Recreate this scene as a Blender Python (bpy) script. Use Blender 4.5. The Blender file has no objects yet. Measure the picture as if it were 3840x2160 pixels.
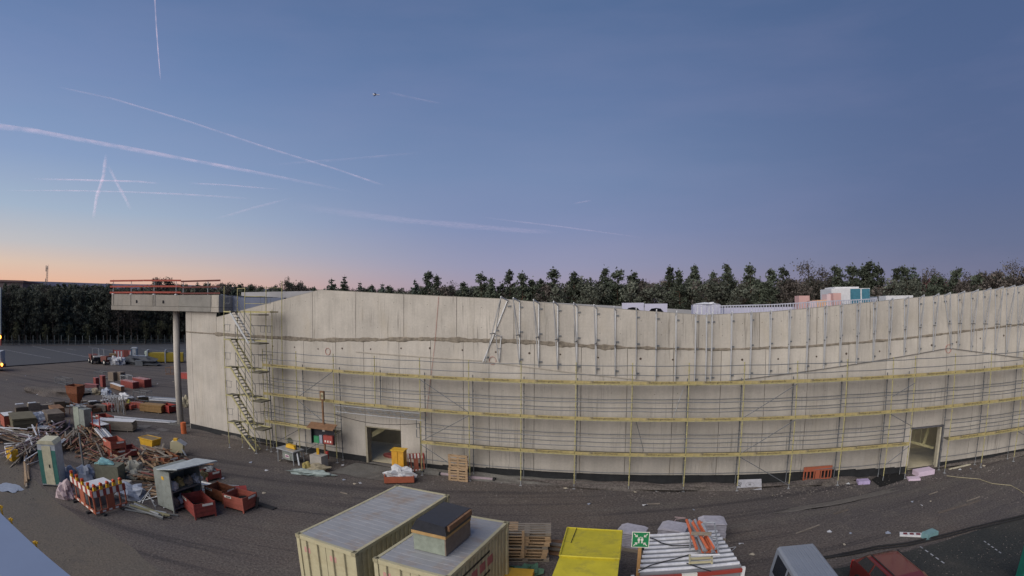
import bpy, math, random
import numpy as np
from mathutils import Vector, Matrix, noise
R = math.radians
rnd = random.Random(7)
sc = bpy.context.scene
col = sc.collection

# ------------------------------------------------------------------ camera, sky, sun, exposure
CAM_H = 10.22          # eye height on the roof the camera stands on
PITCH = .0385
cd = bpy.data.cameras.new('camera')
cam = bpy.data.objects.new('camera', cd)
col.objects.link(cam)
cam.location = (0, 0, CAM_H)
cam.rotation_euler = (math.pi / 2 + PITCH, 0, 0)
cd.type = 'PANO'
cd.sensor_fit = 'HORIZONTAL'
cd.sensor_width = 36.0
cd.sensor_height = 20.25
cd.panorama_type = 'FISHEYE_LENS_POLYNOMIAL'
cd.fisheye_fov = R(175)
cd.fisheye_polynomial_k0 = 0.0
cd.fisheye_polynomial_k1 = -(3840 / 36.0) / 1937.0
cd.fisheye_polynomial_k2 = 0.0
cd.fisheye_polynomial_k3 = 0.0
cd.fisheye_polynomial_k4 = 0.0
cd.clip_start = .05
cd.clip_end = 80000
sc.camera = cam

def lin(c):
    return tuple((v / 12.92 if v <= .04045 else ((v + .055) / 1.055) ** 2.4) for v in [x / 255 for x in c])

world = bpy.data.worlds.new('World')
sc.world = world
world.use_nodes = True
wn = world.node_tree.nodes
wl = world.node_tree.links
bg = wn['Background']
tc = wn.new('ShaderNodeTexCoord')
sep = wn.new('ShaderNodeSeparateXYZ')
wl.new(tc.outputs['Generated'], sep.inputs[0])
def ramp(stops):
    n = wn.new('ShaderNodeValToRGB')
    els = n.color_ramp.elements
    while len(els) > 1: els.remove(els[-1])
    for i, (p, c) in enumerate(stops):
        e = els[0] if i == 0 else els.new(p)
        e.position = p
        g_ = .3 * c[0] + .5 * c[1] + .2 * c[2]
        e.color = lin([v * .86 + g_ * .14 for v in c]) + (1,)
    wl.new(sep.outputs['Z'], n.inputs[0])
    return n
glow = ramp([(0, (230, 168, 138)), (.035, (238, 184, 152)), (.065, (224, 194, 172)), (.10, (194, 192, 194)), (.16, (162, 182, 206)),
             (.25, (134, 160, 202)), (.40, (108, 137, 187)), (.6, (88, 114, 164)), (1, (72, 94, 146))])
mid = ramp([(0, (156, 142, 164)), (.045, (160, 150, 174)), (.08, (148, 150, 182)), (.15, (128, 143, 185)), (.25, (112, 137, 181)), (.4, (96, 123, 171)),
            (.55, (82, 111, 159)), (1, (68, 90, 140))])
dusk = ramp([(0, (114, 112, 140)), (.04, (113, 116, 146)), (.10, (101, 113, 149)), (.2, (89, 108, 151)), (.4, (78, 101, 147)), (.6, (70, 95, 141)), (1, (62, 84, 130))])
SUNAZ = R(-78)
dot = wn.new('ShaderNodeVectorMath'); dot.operation = 'DOT_PRODUCT'
wl.new(tc.outputs['Generated'], dot.inputs[0])
dot.inputs[1].default_value = (math.sin(SUNAZ), math.cos(SUNAZ), 0)
prev_c = dusk.outputs[0]
for lo, hi, r_ in ((-.75, .25, mid), (.2, 1.0, glow)):
    mr = wn.new('ShaderNodeMapRange'); mr.interpolation_type = 'SMOOTHSTEP'
    mr.inputs['From Min'].default_value = lo; mr.inputs['From Max'].default_value = hi
    wl.new(dot.outputs['Value'], mr.inputs['Value'])
    mx = wn.new('ShaderNodeMix'); mx.data_type = 'RGBA'
    wl.new(mr.outputs[0], mx.inputs[0]); wl.new(prev_c, mx.inputs[6]); wl.new(r_.outputs[0], mx.inputs[7])
    prev_c = mx.outputs[2]
# faint uneven veil of high cirrus
vn = wn.new('ShaderNodeTexNoise'); vn.inputs['Scale'].default_value = 2.2; vn.inputs['Detail'].default_value = 5; vn.inputs['Roughness'].default_value = .55
vm = wn.new('ShaderNodeMapping'); vm.inputs['Scale'].default_value = (1, 1, 4.5); vm.inputs['Rotation'].default_value = (.15, .1, .4)
wl.new(tc.outputs['Generated'], vm.inputs[0]); wl.new(vm.outputs[0], vn.inputs['Vector'])
vr = wn.new('ShaderNodeMapRange'); vr.inputs['From Min'].default_value = .42; vr.inputs['From Max'].default_value = .75; vr.inputs['To Max'].default_value = .09
wl.new(vn.outputs[0], vr.inputs['Value'])
vx = wn.new('ShaderNodeMix'); vx.data_type = 'RGBA'; wl.new(vr.outputs[0], vx.inputs[0]); wl.new(prev_c, vx.inputs[6]); vx.inputs[7].default_value = lin((168, 160, 192)) + (1,)
wl.new(vx.outputs[2], bg.inputs['Color'])
bg.inputs['Strength'].default_value = 1.0

ld = bpy.data.lights.new('sun', 'SUN')
ld.energy = 3.1
ld.angle = R(70)
ld.color = (1.0, .925, .83)
sun = bpy.data.objects.new('sun', ld)
col.objects.link(sun)
saz, sel = R(-140), R(32)
sd = Vector((math.sin(saz) * math.cos(sel), math.cos(saz) * math.cos(sel), math.sin(sel)))
sun.rotation_euler = sd.to_track_quat('Z', 'Y').to_euler()
sun.location = (-30, -40, 60)
sc.view_settings.view_transform = 'Standard'
sc.view_settings.look = 'None'
sc.view_settings.exposure = 0
sc.view_settings.gamma = 1
sc.view_settings.use_curve_mapping = False
sc.cycles.max_bounces = 5
sc.cycles.transparent_max_bounces = 12

# ------------------------------------------------------------------ survey helpers: where a sight line meets a level or the wall plane
FPX = 1937.0
AP, DW = .2446, 28.9                     # bearing of the wall's normal and its distance
ND = Vector((math.sin(AP), math.cos(AP), 0)); WD = Vector((math.cos(AP), -math.sin(AP), 0))
def ray(x, y):
    dx, dy = x - 1920, 1080 - y
    r = math.hypot(dx, dy) or 1e-9
    a = r / FPX
    v = (math.sin(a) * dx / r, math.cos(a), math.sin(a) * dy / r)
    c, s = math.cos(PITCH), math.sin(PITCH)
    return Vector((v[0], c * v[1] - s * v[2], s * v[1] + c * v[2]))
def G(x, y, z=0.0):
    d = ray(x, y); t = (z - CAM_H) / d.z
    return Vector((d.x * t, d.y * t, z))
def W(x, y, depth=DW):
    d = ray(x, y); t = depth / d.dot(ND)
    return d.dot(WD) * t, CAM_H + d.z * t
def At(x, y, dist):
    d = ray(x, y); t = dist / math.hypot(d.x, d.y)
    return Vector((d.x * t, d.y * t, CAM_H + d.z * t))
def P(w, d, z=0.0):
    v = ND * d + WD * w; v.z = z
    return v

# ------------------------------------------------------------------ materials
MATS = {}
def M(name, c, rough=.75, metal=0.0, var=.18, scale=4.0, bump=0.0, bscale=40.0, dirt=None, stretch=(1, 1, 1), srgb=False, spec=.35, coat=0.0):
    if name in MATS: return MATS[name]
    m = bpy.data.materials.new(name); m.use_nodes = True
    n, l = m.node_tree.nodes, m.node_tree.links
    b = n['Principled BSDF']
    if srgb: c = lin(c)
    b.inputs['Roughness'].default_value = rough
    b.inputs['Metallic'].default_value = metal
    b.inputs['Specular IOR Level'].default_value = spec
    b.inputs['Coat Weight'].default_value = coat
    t = n.new('ShaderNodeTexCoord'); mp = n.new('ShaderNodeMapping')
    mp.inputs['Scale'].default_value = stretch
    l.new(t.outputs['Object'], mp.inputs[0])
    ns = n.new('ShaderNodeTexNoise'); ns.inputs['Scale'].default_value = scale; ns.inputs['Detail'].default_value = 5
    ns.inputs['Roughness'].default_value = .65
    l.new(mp.outputs[0], ns.inputs['Vector'])
    mrn = n.new('ShaderNodeMapRange')
    mrn.inputs['From Min'].default_value = .3; mrn.inputs['From Max'].default_value = .7
    mrn.inputs['To Min'].default_value = 1 - var; mrn.inputs['To Max'].default_value = 1 + var
    l.new(ns.outputs[0], mrn.inputs['Value'])
    mul = n.new('ShaderNodeVectorMath'); mul.operation = 'SCALE'; mul.inputs[0].default_value = c
    l.new(mrn.outputs[0], mul.inputs['Scale'])
    out = mul.outputs[0]
    if dirt:
        dc, amt, ds = dirt
        n2 = n.new('ShaderNodeTexNoise'); n2.inputs['Scale'].default_value = ds; n2.inputs['Detail'].default_value = 6
        n2.inputs['Roughness'].default_value = .7
        l.new(mp.outputs[0], n2.inputs['Vector'])
        m2 = n.new('ShaderNodeMapRange'); m2.inputs['From Min'].default_value = .5; m2.inputs['From Max'].default_value = .68
        m2.inputs['To Max'].default_value = amt
        l.new(n2.outputs[0], m2.inputs['Value'])
        mxx = n.new('ShaderNodeMix'); mxx.data_type = 'RGBA'
        l.new(m2.outputs[0], mxx.inputs[0]); l.new(out, mxx.inputs[6]); mxx.inputs[7].default_value = tuple(dc) + (1,)
        out = mxx.outputs[2]
    l.new(out, b.inputs['Base Color'])
    if bump:
        n3 = n.new('ShaderNodeTexNoise'); n3.inputs['Scale'].default_value = bscale; n3.inputs['Detail'].default_value = 4
        l.new(t.outputs['Object'], n3.inputs['Vector'])
        bp = n.new('ShaderNodeBump'); bp.inputs['Strength'].default_value = bump; bp.inputs['Distance'].default_value = .03
        l.new(n3.outputs[0], bp.inputs['Height']); l.new(bp.outputs[0], b.inputs['Normal'])
    MATS[name] = m
    return m

m_dark = M('dark_rubber', (.02, .02, .022), .8)
m_galv = M('galvanised_steel', (.42, .44, .46), .5, .5, .15, 6)
m_galvd = M('weathered_steel_tube', (.16, .17, .18), .6, .4, .2, 3)
m_yel = M('yellow_scaffold_paint', (.40, .36, .17), .6, 0, .25, 5, dirt=((.24, .23, .18), .7, 3))
m_yelboard = M('yellow_toe_board', (.37, .30, .13), .7, 0, .3, 2.0, dirt=((.20, .17, .12), .9, 1.8))
m_deck = M('worn_deck_board', (.13, .12, .09), .85, 0, .3, 3)
m_ink = M('black_print', (.03, .028, .02), .8)
m_white = M('white_sheet', (.62, .62, .63), .6, 0, .1, 4)
m_wood = M('raw_pine_wood', (.36, .25, .15), .85, 0, .3, 3, stretch=(1, 6, 6))
m_woodg = M('weathered_grey_wood', (.22, .19, .155), .9, 0, .3, 3, stretch=(1, 6, 6))
m_woodb = M('brown_formwork_wood', (.20, .11, .06), .85, 0, .3, 3)
m_red = M('red_steel_paint', (.22, .045, .038), .6, 0, .2, 4, dirt=((.10, .04, .03), .6, 5))
m_rust = M('orange_rusty_steel', (.24, .085, .04), .75, 0, .3, 5, dirt=((.12, .05, .03), .7, 6))
m_orange = M('orange_plastic', (.34, .10, .055), .5, 0, .12, 4)
m_redref = M('red_reflective', (.30, .05, .038), .4, 0, .08, 4)
m_whref = M('white_reflective', (.68, .66, .60), .4, 0, .06, 4)
m_yellow = M('yellow_plastic', (.62, .36, .03), .5, 0, .1, 4)
m_conc = M('rough_concrete', (.34, .32, .29), .9, 0, .15, 2, bump=.4, bscale=25)
m_grey = M('grey_green_steel', (.23, .25, .23), .6, .1, .12, 3, dirt=((.12, .12, .10), .5, 4))
m_glass = M('dark_window_glass', (.02, .022, .028), .12, 0, .05, 2, spec=.6)
m_bag = M('white_plastic_bag', (.50, .51, .53), .45, 0, .15, 5)
m_bagb = M('blue_white_wrapping', (.27, .30, .36), .45, 0, .18, 5)
m_teal = M('teal_plastic', (.10, .33, .33), .5, 0, .1, 4)
m_green = M('green_plastic', (.04, .22, .10), .5, 0, .1, 4)
m_cream = M('cream_container_paint', (.46, .42, .27), .6, 0, .08, 1.5, dirt=((.32, .26, .15), .5, 1.4))
m_rooftin = M('grey_container_roof', (.33, .335, .345), .6, .1, .1, 1.2, dirt=((.30, .20, .12), .6, .9))
m_pinkfoam = M('pink_insulation_foam', (.62, .50, .60), .8, 0, .06, 3)
m_blackfilm = M('black_film', (.03, .032, .04), .35, 0, .2, 6)
m_blue = M('blue_grey_sheet_metal', (.20, .25, .36), .5, .1, .05, 2)

# ------------------------------------------------------------------ mesh builder
def link(o): col.objects.link(o); return o
def tag(o, label=None, cat=None, group=None, kind=None):
    if label: o['label'] = label
    if cat: o['category'] = cat
    if group: o['group'] = group
    if kind: o['kind'] = kind
    return o
def thing(name, label, cat, loc=(0, 0, 0), rz=0.0, group=None):
    o = bpy.data.objects.new(name, None); o.empty_display_size = .3
    o.location = loc; o.rotation_euler = (0, 0, rz)
    return tag(link(o), label, cat, group)
class MB:
    def __init__(s): s.v = []; s.f = []
    def poly(s, pts, faces):
        b = len(s.v); s.v += [tuple(p) for p in pts]; s.f += [tuple(b + i for i in f) for f in faces]; return s
    def box(s, x0, x1, y0, y1, z0, z1):
        return s.poly([(x0, y0, z0), (x1, y0, z0), (x1, y1, z0), (x0, y1, z0), (x0, y0, z1), (x1, y0, z1), (x1, y1, z1), (x0, y1, z1)],
                      [(0, 3, 2, 1), (4, 5, 6, 7), (0, 1, 5, 4), (1, 2, 6, 5), (2, 3, 7, 6), (3, 0, 4, 7)])
    def bar(s, p, q, a, b, up=(0, 0, 1)):          # rectangular bar from p to q, section a (sideways) x b (up)
        p, q = Vector(p), Vector(q); d = (q - p).normalized()
        sd_ = d.cross(Vector(up))
        if sd_.length < 1e-4: sd_ = d.cross(Vector((0, 1, 0)))
        sd_.normalize(); u = sd_.cross(d).normalized()
        sd_ *= a / 2; u *= b / 2
        return s.poly([p - sd_ - u, p + sd_ - u, p + sd_ + u, p - sd_ + u, q - sd_ - u, q + sd_ - u, q + sd_ + u, q - sd_ + u],
                      [(0, 3, 2, 1), (4, 5, 6, 7), (0, 1, 5, 4), (1, 2, 6, 5), (2, 3, 7, 6), (3, 0, 4, 7)])
    def tube(s, p, q, r, n=6, r2=None, cap=True):
        p, q = Vector(p), Vector(q); d = (q - p).normalized(); r2 = r if r2 is None else r2
        a = d.orthogonal().normalized(); c = d.cross(a)
        pts = []
        for o, rr in ((p, r), (q, r2)):
            for i in range(n):
                t = 2 * math.pi * i / n
                pts.append(o + a * (math.cos(t) * rr) + c * (math.sin(t) * rr))
        f = [(i, (i + 1) % n, n + (i + 1) % n, n + i) for i in range(n)]
        if cap: f += [tuple(range(n))[::-1], tuple(range(n, 2 * n))]
        return s.poly(pts, f)
    def path(s, pts, r, n=5):
        for a, b in zip(pts[:-1], pts[1:]): s.tube(a, b, r, n)
        return s
    def prism(s, poly, y0, y1):                    # polygon in xz extruded along y
        n = len(poly)
        return s.poly([(x, y0, z) for x, z in poly] + [(x, y1, z) for x, z in poly],
                      [tuple(range(n)), tuple(range(n, 2 * n))[::-1]] + [((i + 1) % n, i, n + i, n + (i + 1) % n) for i in range(n)])
    def slab(s, poly, z0, z1):                     # polygon in xy extruded along z
        n = len(poly)
        return s.poly([(x, y, z0) for x, y in poly] + [(x, y, z1) for x, y in poly],
                      [tuple(range(n))[::-1], tuple(range(n, 2 * n))] + [(i, (i + 1) % n, n + (i + 1) % n, n + i) for i in range(n)])
    def blob(s, c, rx, ry, rz, seed=0, amp=.25, seg=10, rings=6, floor=None, freq=1.5):
        b = len(s.v); c = Vector(c)
        for i in range(rings + 1):
            ph = math.pi * i / rings
            for j in range(seg):
                th = 2 * math.pi * j / seg
                d = Vector((math.sin(ph) * math.cos(th), math.sin(ph) * math.sin(th), math.cos(ph)))
                k = 1 + amp * noise.noise(d * freq + Vector((seed * 3.7, seed * 1.3, 0)))
                p = c + Vector((d.x * rx * k, d.y * ry * k, d.z * rz * k))
                if floor is not None: p.z = max(p.z, floor)
                s.v.append(tuple(p))
        for i in range(rings):
            for j in range(seg):
                s.f.append((b + i * seg + j, b + i * seg + (j + 1) % seg, b + (i + 1) * seg + (j + 1) % seg, b + (i + 1) * seg + j))
        return s
    def mesh(s, name, mat, smooth=False):
        me = bpy.data.meshes.new(name); me.from_pydata(s.v, [], s.f); me.materials.append(mat)
        if smooth: me.polygons.foreach_set('use_smooth', [True] * len(me.polygons))
        me.update(); return me
    def build(s, name, mat, parent=None, smooth=False, loc=None, rot=None):
        o = bpy.data.objects.new(name, s.mesh(name, mat, smooth)); link(o)
        if parent: o.parent = parent
        if loc is not None: o.location = loc
        if rot is not None: o.rotation_euler = rot
        return o
def inst(me, name, parent=None, loc=(0, 0, 0), rot=(0, 0, 0), scale=None):
    o = bpy.data.objects.new(name, me); link(o); o.parent = parent; o.location = loc; o.rotation_euler = rot
    if scale: o.scale = scale
    return o
def kids(o): return [c for c in bpy.data.objects if c.parent == o]
def dup(root, loc, rz=None, label=None, group=None, scale=None):
    kk = {}
    def cp(o, par):
        c = o.copy(); col.objects.link(c); c.parent = par
        for k in o.children: cp(k, c)
        return c
    r = cp(root, None); r.location = loc
    if rz is not None: r.rotation_euler = (0, 0, rz)
    if label: r['label'] = label
    if group: r['group'] = group
    if scale: r.scale = scale
    return r
_txt = {}
def text_mesh(body, size, mat):
    k = (body, size, mat.name)
    if k not in _txt:
        cu = bpy.data.curves.new('t', 'FONT'); cu.body = body; cu.size = size; cu.extrude = .002
        cu.align_x = 'CENTER'; cu.align_y = 'CENTER'; cu.resolution_u = 2
        to = bpy.data.objects.new('t', cu); col.objects.link(to)
        bpy.context.view_layer.update()
        me = bpy.data.meshes.new_from_object(to.evaluated_get(bpy.context.evaluated_depsgraph_get()))
        bpy.data.objects.remove(to); me.materials.clear(); me.materials.append(mat); me.name = 'lettering'
        _txt[k] = me
    return _txt[k]
def ang(a, b): return math.atan2(b.y - a.y, b.x - a.x)
# ------------------------------------------------------------------ ground
def ground_mat(name, c1, c2, c3, speck=.5, big=.06, mid=.6, ruts=False):
    m = bpy.data.materials.new(name); m.use_nodes = True
    n, l = m.node_tree.nodes, m.node_tree.links
    b = n['Principled BSDF']; b.inputs['Roughness'].default_value = .95; b.inputs['Specular IOR Level'].default_value = .15
    t = n.new('ShaderNodeTexCoord')
    def nz(s, d=4, ro=.6):
        k = n.new('ShaderNodeTexNoise'); k.inputs['Scale'].default_value = s; k.inputs['Detail'].default_value = d; k.inputs['Roughness'].default_value = ro
        l.new(t.outputs['Object'], k.inputs['Vector']); return k.outputs[0]
    def mapr(v, a, b_, c=0, d=1):
        k = n.new('ShaderNodeMapRange'); l.new(v, k.inputs['Value'])
        for nm, x in zip(('From Min', 'From Max', 'To Min', 'To Max'), (a, b_, c, d)): k.inputs[nm].default_value = x
        return k.outputs[0]
    def mix(f, a, b_):
        k = n.new('ShaderNodeMix'); k.data_type = 'RGBA'; l.new(f, k.inputs[0])
        for i, x in ((6, a), (7, b_)):
            if isinstance(x, tuple): k.inputs[i].default_value = x + (1,)
            else: l.new(x, k.inputs[i])
        return k.outputs[2]
    c = mix(mapr(nz(big, 5), .42, .6), c1, c2)
    c = mix(mapr(nz(mid, 5, .7), .55, .72, 0, .7), c, c3)
    if ruts:      # long soft wheel tracks running along the wall
        mp = n.new('ShaderNodeMapping'); mp.inputs['Rotation'].default_value = (0, 0, AP); mp.inputs['Scale'].default_value = (.035, 1.1, 1)
        l.new(t.outputs['Object'], mp.inputs[0])
        k = n.new('ShaderNodeTexNoise'); k.inputs['Scale'].default_value = 1.0; k.inputs['Detail'].default_value = 3; l.new(mp.outputs[0], k.inputs['Vector'])
        c = mix(mapr(k.outputs[0], .52, .64, 0, .65), c, (.125, .112, .10))
        c = mix(mapr(k.outputs[0], .36, .44, .6, 0), c, (.050, .046, .048))
    sp = n.new('ShaderNodeVectorMath'); sp.operation = 'SCALE'; l.new(c, sp.inputs[0])
    l.new(mapr(nz(9, 4, .8), .32, .68, 1 - speck, 1 + speck), sp.inputs['Scale'])
    l.new(sp.outputs[0], b.inputs['Base Color'])
    bp = n.new('ShaderNodeBump'); bp.inputs['Strength'].default_value = .7; bp.inputs['Distance'].default_value = .06
    l.new(nz(5, 6, .75), bp.inputs['Height']); l.new(bp.outputs[0], b.inputs['Normal'])
    return m
m_ground = ground_mat('gravel_ground', (.100, .089, .086), (.125, .104, .090), (.16, .14, .12), .55, ruts=True)
m_road = ground_mat('dusty_asphalt', (.125, .112, .096), (.14, .12, .098), (.085, .08, .076), .3, .15, .5)
m_park = ground_mat('far_asphalt', (.076, .082, .094), (.085, .087, .094), (.095, .096, .10), .12, .03, .2)
m_asph = ground_mat('dark_asphalt', (.040, .043, .042), (.052, .052, .048), (.07, .066, .06), .35, .2, .8)
m_slab = ground_mat('cracked_concrete', (.17, .165, .15), (.12, .11, .10), (.20, .19, .17), .2, .3, .9)
S = 3000
g = MB().poly([(-S, -S, 0), (S, -S, 0), (S, S, 0), (-S, S, 0)], [(0, 1, 2, 3)]).build('ground', m_ground); tag(g, kind='structure')
def sheet(name, pts, z, m, jit=0.0, sub=1):
    vs = []
    for a, b in zip(pts, pts[1:] + pts[:1]):
        A, B = G(*a), G(*b)
        for k in range(sub):
            p = A.lerp(B, k / sub)
            vs.append((p.x + rnd.uniform(-jit, jit), p.y + rnd.uniform(-jit, jit), z))
    o = MB().poly(vs, [tuple(range(len(vs)))]).build(name, m); tag(o, kind='structure'); return o
sheet('road', [(-150, 1690), (10, 1705), (80, 1752), (180, 1850), (330, 1965), (480, 2040), (640, 2175), (700, 2400), (-300, 2400), (-900, 1900)], .004, m_road, .12, 5)
sheet('parking_area', [(-100, 1292), (300, 1296), (716, 1287), (715, 1338), (560, 1345), (340, 1353), (0, 1376), (-200, 1392)], .006, m_park)
sheet('side_road', [(3020, 2158), (3300, 2092), (3560, 2022), (3700, 1975), (3900, 1905), (4200, 1900), (4000, 2400), (3000, 2400)], .005, m_asph, .03, 4)
sheet('concrete_paving', [(1240, 1772), (1330, 1735), (1500, 1752), (1530, 1785), (1450, 1806)], .02, m_slab, .1, 4)
sheet('concrete_paving', [(620, 1592), (660, 1582), (735, 1590), (700, 1602)], .03, m_slab, .02, 2)
def strip(name, a, b, w, m, z=.012, kind='structure', h=.004):
    A, B = G(*a), G(*b); o = MB().bar((A.x, A.y, z), (B.x, B.y, z), w, h).build(name, m); return tag(o, kind=kind)
m_line = M('faded_road_paint', (.30, .31, .33), .8, 0, .3, 1.5)
for a, b in [((120, 1298), (345, 1342)), ((330, 1300), (560, 1336)), ((250, 1308), (285, 1313)), ((20, 1312), (190, 1343)), ((530, 1308), (700, 1326)), ((600, 1304), (708, 1313))]:
    strip('parking_line', a, b, .14, m_line)
for a, b in [((3450, 2050), (3550, 2120)), ((3690, 2030), (3760, 2080)), ((3330, 2130), (3420, 2160))]:
    A, B = G(*a), G(*b)
    for k in range(5):
        p, q = A.lerp(B, k / 5), A.lerp(B, k / 5 + .11)
        tag(MB().bar((p.x, p.y, .014), (q.x, q.y, .014), .07, .003).build('road_marking', m_line), kind='structure')
# kerb between yard and parking area
A, B = G(0, 1377), G(345, 1353)
tag(MB().bar((A.x, A.y, .06), (B.x, B.y, .06), .3, .14).build('kerb', M('dark_kerb', (.03, .03, .035), .9)), kind='structure')
A, B = G(-100, 1291), G(712, 1285)
tag(MB().bar((A.x, A.y, .09), (B.x, B.y, .09), .35, .2).build('kerb', M('pale_kerb', (.16, .17, .18), .9)), kind='structure')

# hills
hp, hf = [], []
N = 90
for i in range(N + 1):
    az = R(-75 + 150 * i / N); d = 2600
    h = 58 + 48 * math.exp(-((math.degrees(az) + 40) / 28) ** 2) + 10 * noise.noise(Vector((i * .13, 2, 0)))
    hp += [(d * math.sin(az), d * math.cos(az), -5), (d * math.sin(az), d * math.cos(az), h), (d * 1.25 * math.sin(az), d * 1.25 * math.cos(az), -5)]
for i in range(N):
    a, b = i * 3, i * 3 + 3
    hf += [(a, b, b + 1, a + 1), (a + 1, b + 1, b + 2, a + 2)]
tag(MB().poly(hp, hf).build('hills', M('haze_tinted_hill', (.27, .28, .38), .95, 0, .1, .01)), kind='structure')  # distance haze is painted into the pale lilac colour

# ------------------------------------------------------------------ concrete building
def interp(t, x):
    if x <= t[0][0]: return t[0][1]
    for (a, b), (c, d) in zip(t[:-1], t[1:]):
        if x <= c: return b + (d - b) * (x - a) / (c - a)
    return t[-1][1]
TOP = [(-34.7, 9.70), (-30.76, 9.70), (-30.75, 9.32), (-20.5, 11.36), (-12.56, 10.96), (-8.0, 10.75), (-.2, 10.06), (3.7, 9.76), (7.7, 9.9), (11, 10.14), (16.5, 10.52), (20.8, 10.78), (27, 11.22), (40, 12.1)]
JNT = [(-34.7, 8.05), (-20.5, 8.02), (-12.5, 8.34), (-6.7, 8.3), (-2.1, 8.04), (4.6, 7.87), (9.4, 7.93), (16.5, 8.22), (20.8, 8.47), (30, 8.9), (40, 9.3)]
def concrete_mat(name, base, darkz=True):
    m = bpy.data.materials.new(name); m.use_nodes = True
    n, l = m.node_tree.nodes, m.node_tree.links
    b = n['Principled BSDF']; b.inputs['Roughness'].default_value = .88; b.inputs['Specular IOR Level'].default_value = .2
    t = n.new('ShaderNodeTexCoord')
    def nz(sc_, st=(1, 1, 1), d=5, ro=.6):
        mp = n.new('ShaderNodeMapping'); mp.inputs['Scale'].default_value = st; l.new(t.outputs['Object'], mp.inputs[0])
        k = n.new('ShaderNodeTexNoise'); k.inputs['Scale'].default_value = sc_; k.inputs['Detail'].default_value = d; k.inputs['Roughness'].default_value = ro
        l.new(mp.outputs[0], k.inputs['Vector']); return k.outputs[0]
    def mapr(v, a, b_, c=0, d=1):
        k = n.new('ShaderNodeMapRange'); l.new(v, k.inputs['Value'])
        for nm, x in zip(('From Min', 'From Max', 'To Min', 'To Max'), (a, b_, c, d)): k.inputs[nm].default_value = x
        return k.outputs[0]
    def math_(op, a, b_):
        k = n.new('ShaderNodeMath'); k.operation = op
        for i, x in enumerate((a, b_)):
            if isinstance(x, float): k.inputs[i].default_value = x
            else: l.new(x, k.inputs[i])
        return k.outputs[0]
    f = math_('MULTIPLY', mapr(nz(.5), .3, .7, .86, 1.12), mapr(nz(2.2, (1.6, 1.6, .16)), .3, .7, .93, 1.06))
    f = math_('MULTIPLY', f, mapr(nz(9, (1, 1, 1)), .3, .7, .93, 1.06))
    # run-off streaks: thin vertical, only where a coarse mask allows
    st = mapr(nz(5.5, (1.5, 1.5, .05), 3, .8), .54, .66, 0, 1)
    st = math_('MULTIPLY', st, mapr(nz(.35, (1, 1, .8), 2), .45, .62, 0, .42))
    f = math_('MULTIPLY', f, math_('SUBTRACT', 1.0, st))
    oi = n.new('ShaderNodeObjectInfo'); f = math_('MULTIPLY', f, mapr(oi.outputs['Random'], 0, 1, .935, 1.045))
    sp = n.new('ShaderNodeVectorMath'); sp.operation = 'SCALE'; sp.inputs[0].default_value = base
    l.new(f, sp.inputs['Scale'])
    mxx = n.new('ShaderNodeMix'); mxx.data_type = 'RGBA'
    l.new(mapr(nz(.8, (1, 1, .5), 4), .55, .75, 0, .35), mxx.inputs[0]); l.new(sp.outputs[0], mxx.inputs[6]); mxx.inputs[7].default_value = (base[0] * .95, base[1] * .88, base[2] * .74, 1)
    l.new(mxx.outputs[2], b.inputs['Base Color'])
    bp = n.new('ShaderNodeBump'); bp.inputs['Strength'].default_value = .25; bp.inputs['Distance'].default_value = .02
    l.new(nz(14, (1, 1, .6), 4), bp.inputs['Height']); l.new(bp.outputs[0], b.inputs['Normal'])
    return m
m_wall = concrete_mat('facade_concrete', (.465, .43, .378))
m_wall2 = concrete_mat('canopy_concrete', (.42, .385, .33))
m_core = M('joint_concrete', (.13, .12, .105), .95, 0, .2, 3)
m_joint = M('rough_cold_joint', (.22, .19, .15), .95, 0, .45, 3.5, bump=.6, bscale=12)
m_bitumen = M('bitumen_plinth', (.022, .023, .025), .8, 0, .3, 2)
bld = thing('concrete_building', 'long bare concrete building shell under construction with folded roof edge behind the scaffold', 'building', P(0, DW), -AP)
RAISE = 0.0
def panel(w0, w1, zb, zt, m=m_wall, y0=0.0, y1=.06, gap=.014):
    """zb, zt: profiles; a cast panel as a prism with the folds of its profile"""
    def cut(t): return [x for x, _ in t if w0 + .05 < x < w1 - .05]
    a, b = w0 + gap, w1 - gap
    low = [(a, interp(zb, a) + gap)] + [(x, interp(zb, x) + gap) for x in cut(zb)] + [(b, interp(zb, b) + gap)]
    up = [(b, interp(zt, b))] + [(x, interp(zt, x)) for x in reversed(cut(zt))] + [(a, interp(zt, a))]
    return low + up
def flat(z): return [(-100, z), (100, z)]
core = MB()
d1, d2 = (-17.02, -14.45, 2.48), (17.36, 19.7, 2.72)
low_edges = [-34.68, -33.9, -29.7, -26.2, -24.3, -21.9, -19.2, d1[0], d1[1], -12.3, -10.2, -8.6, -5.9, -3.2, -.6, 2.0, 4.7, 7.3, 9.9, 12.5, 15.1, d2[0], d2[1], 22.2, 24.9, 27.6, 30.3, 33, 36, 39]
for a, b in zip(low_edges[:-1], low_edges[1:]):
    zb = flat(0.0)
    for d in (d1, d2):
        if abs(a - d[0]) < .01: zb = flat(d[2])
    MB().prism(panel(a, b, zb, JNT), 0, .06).build('wall_panel', m_wall, bld)
    core.prism(panel(a, b, zb, JNT, gap=0), .061, .35)
up_edges = [-34.68, -33.9, -30.75, -28.1] + [-24.6 + 3.5 * k for k in range(0, 19)]
J2 = [(x, z + .02) for x, z in JNT]
for a, b in zip(up_edges[:-1], up_edges[1:]):
    MB().prism(panel(a, b, J2, TOP), -.012, .06).build('wall_panel', m_wall, bld)
    core.prism(panel(a, b, JNT, TOP, gap=0), .061, .35)
core.build('wall_core', m_core, bld)
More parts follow.
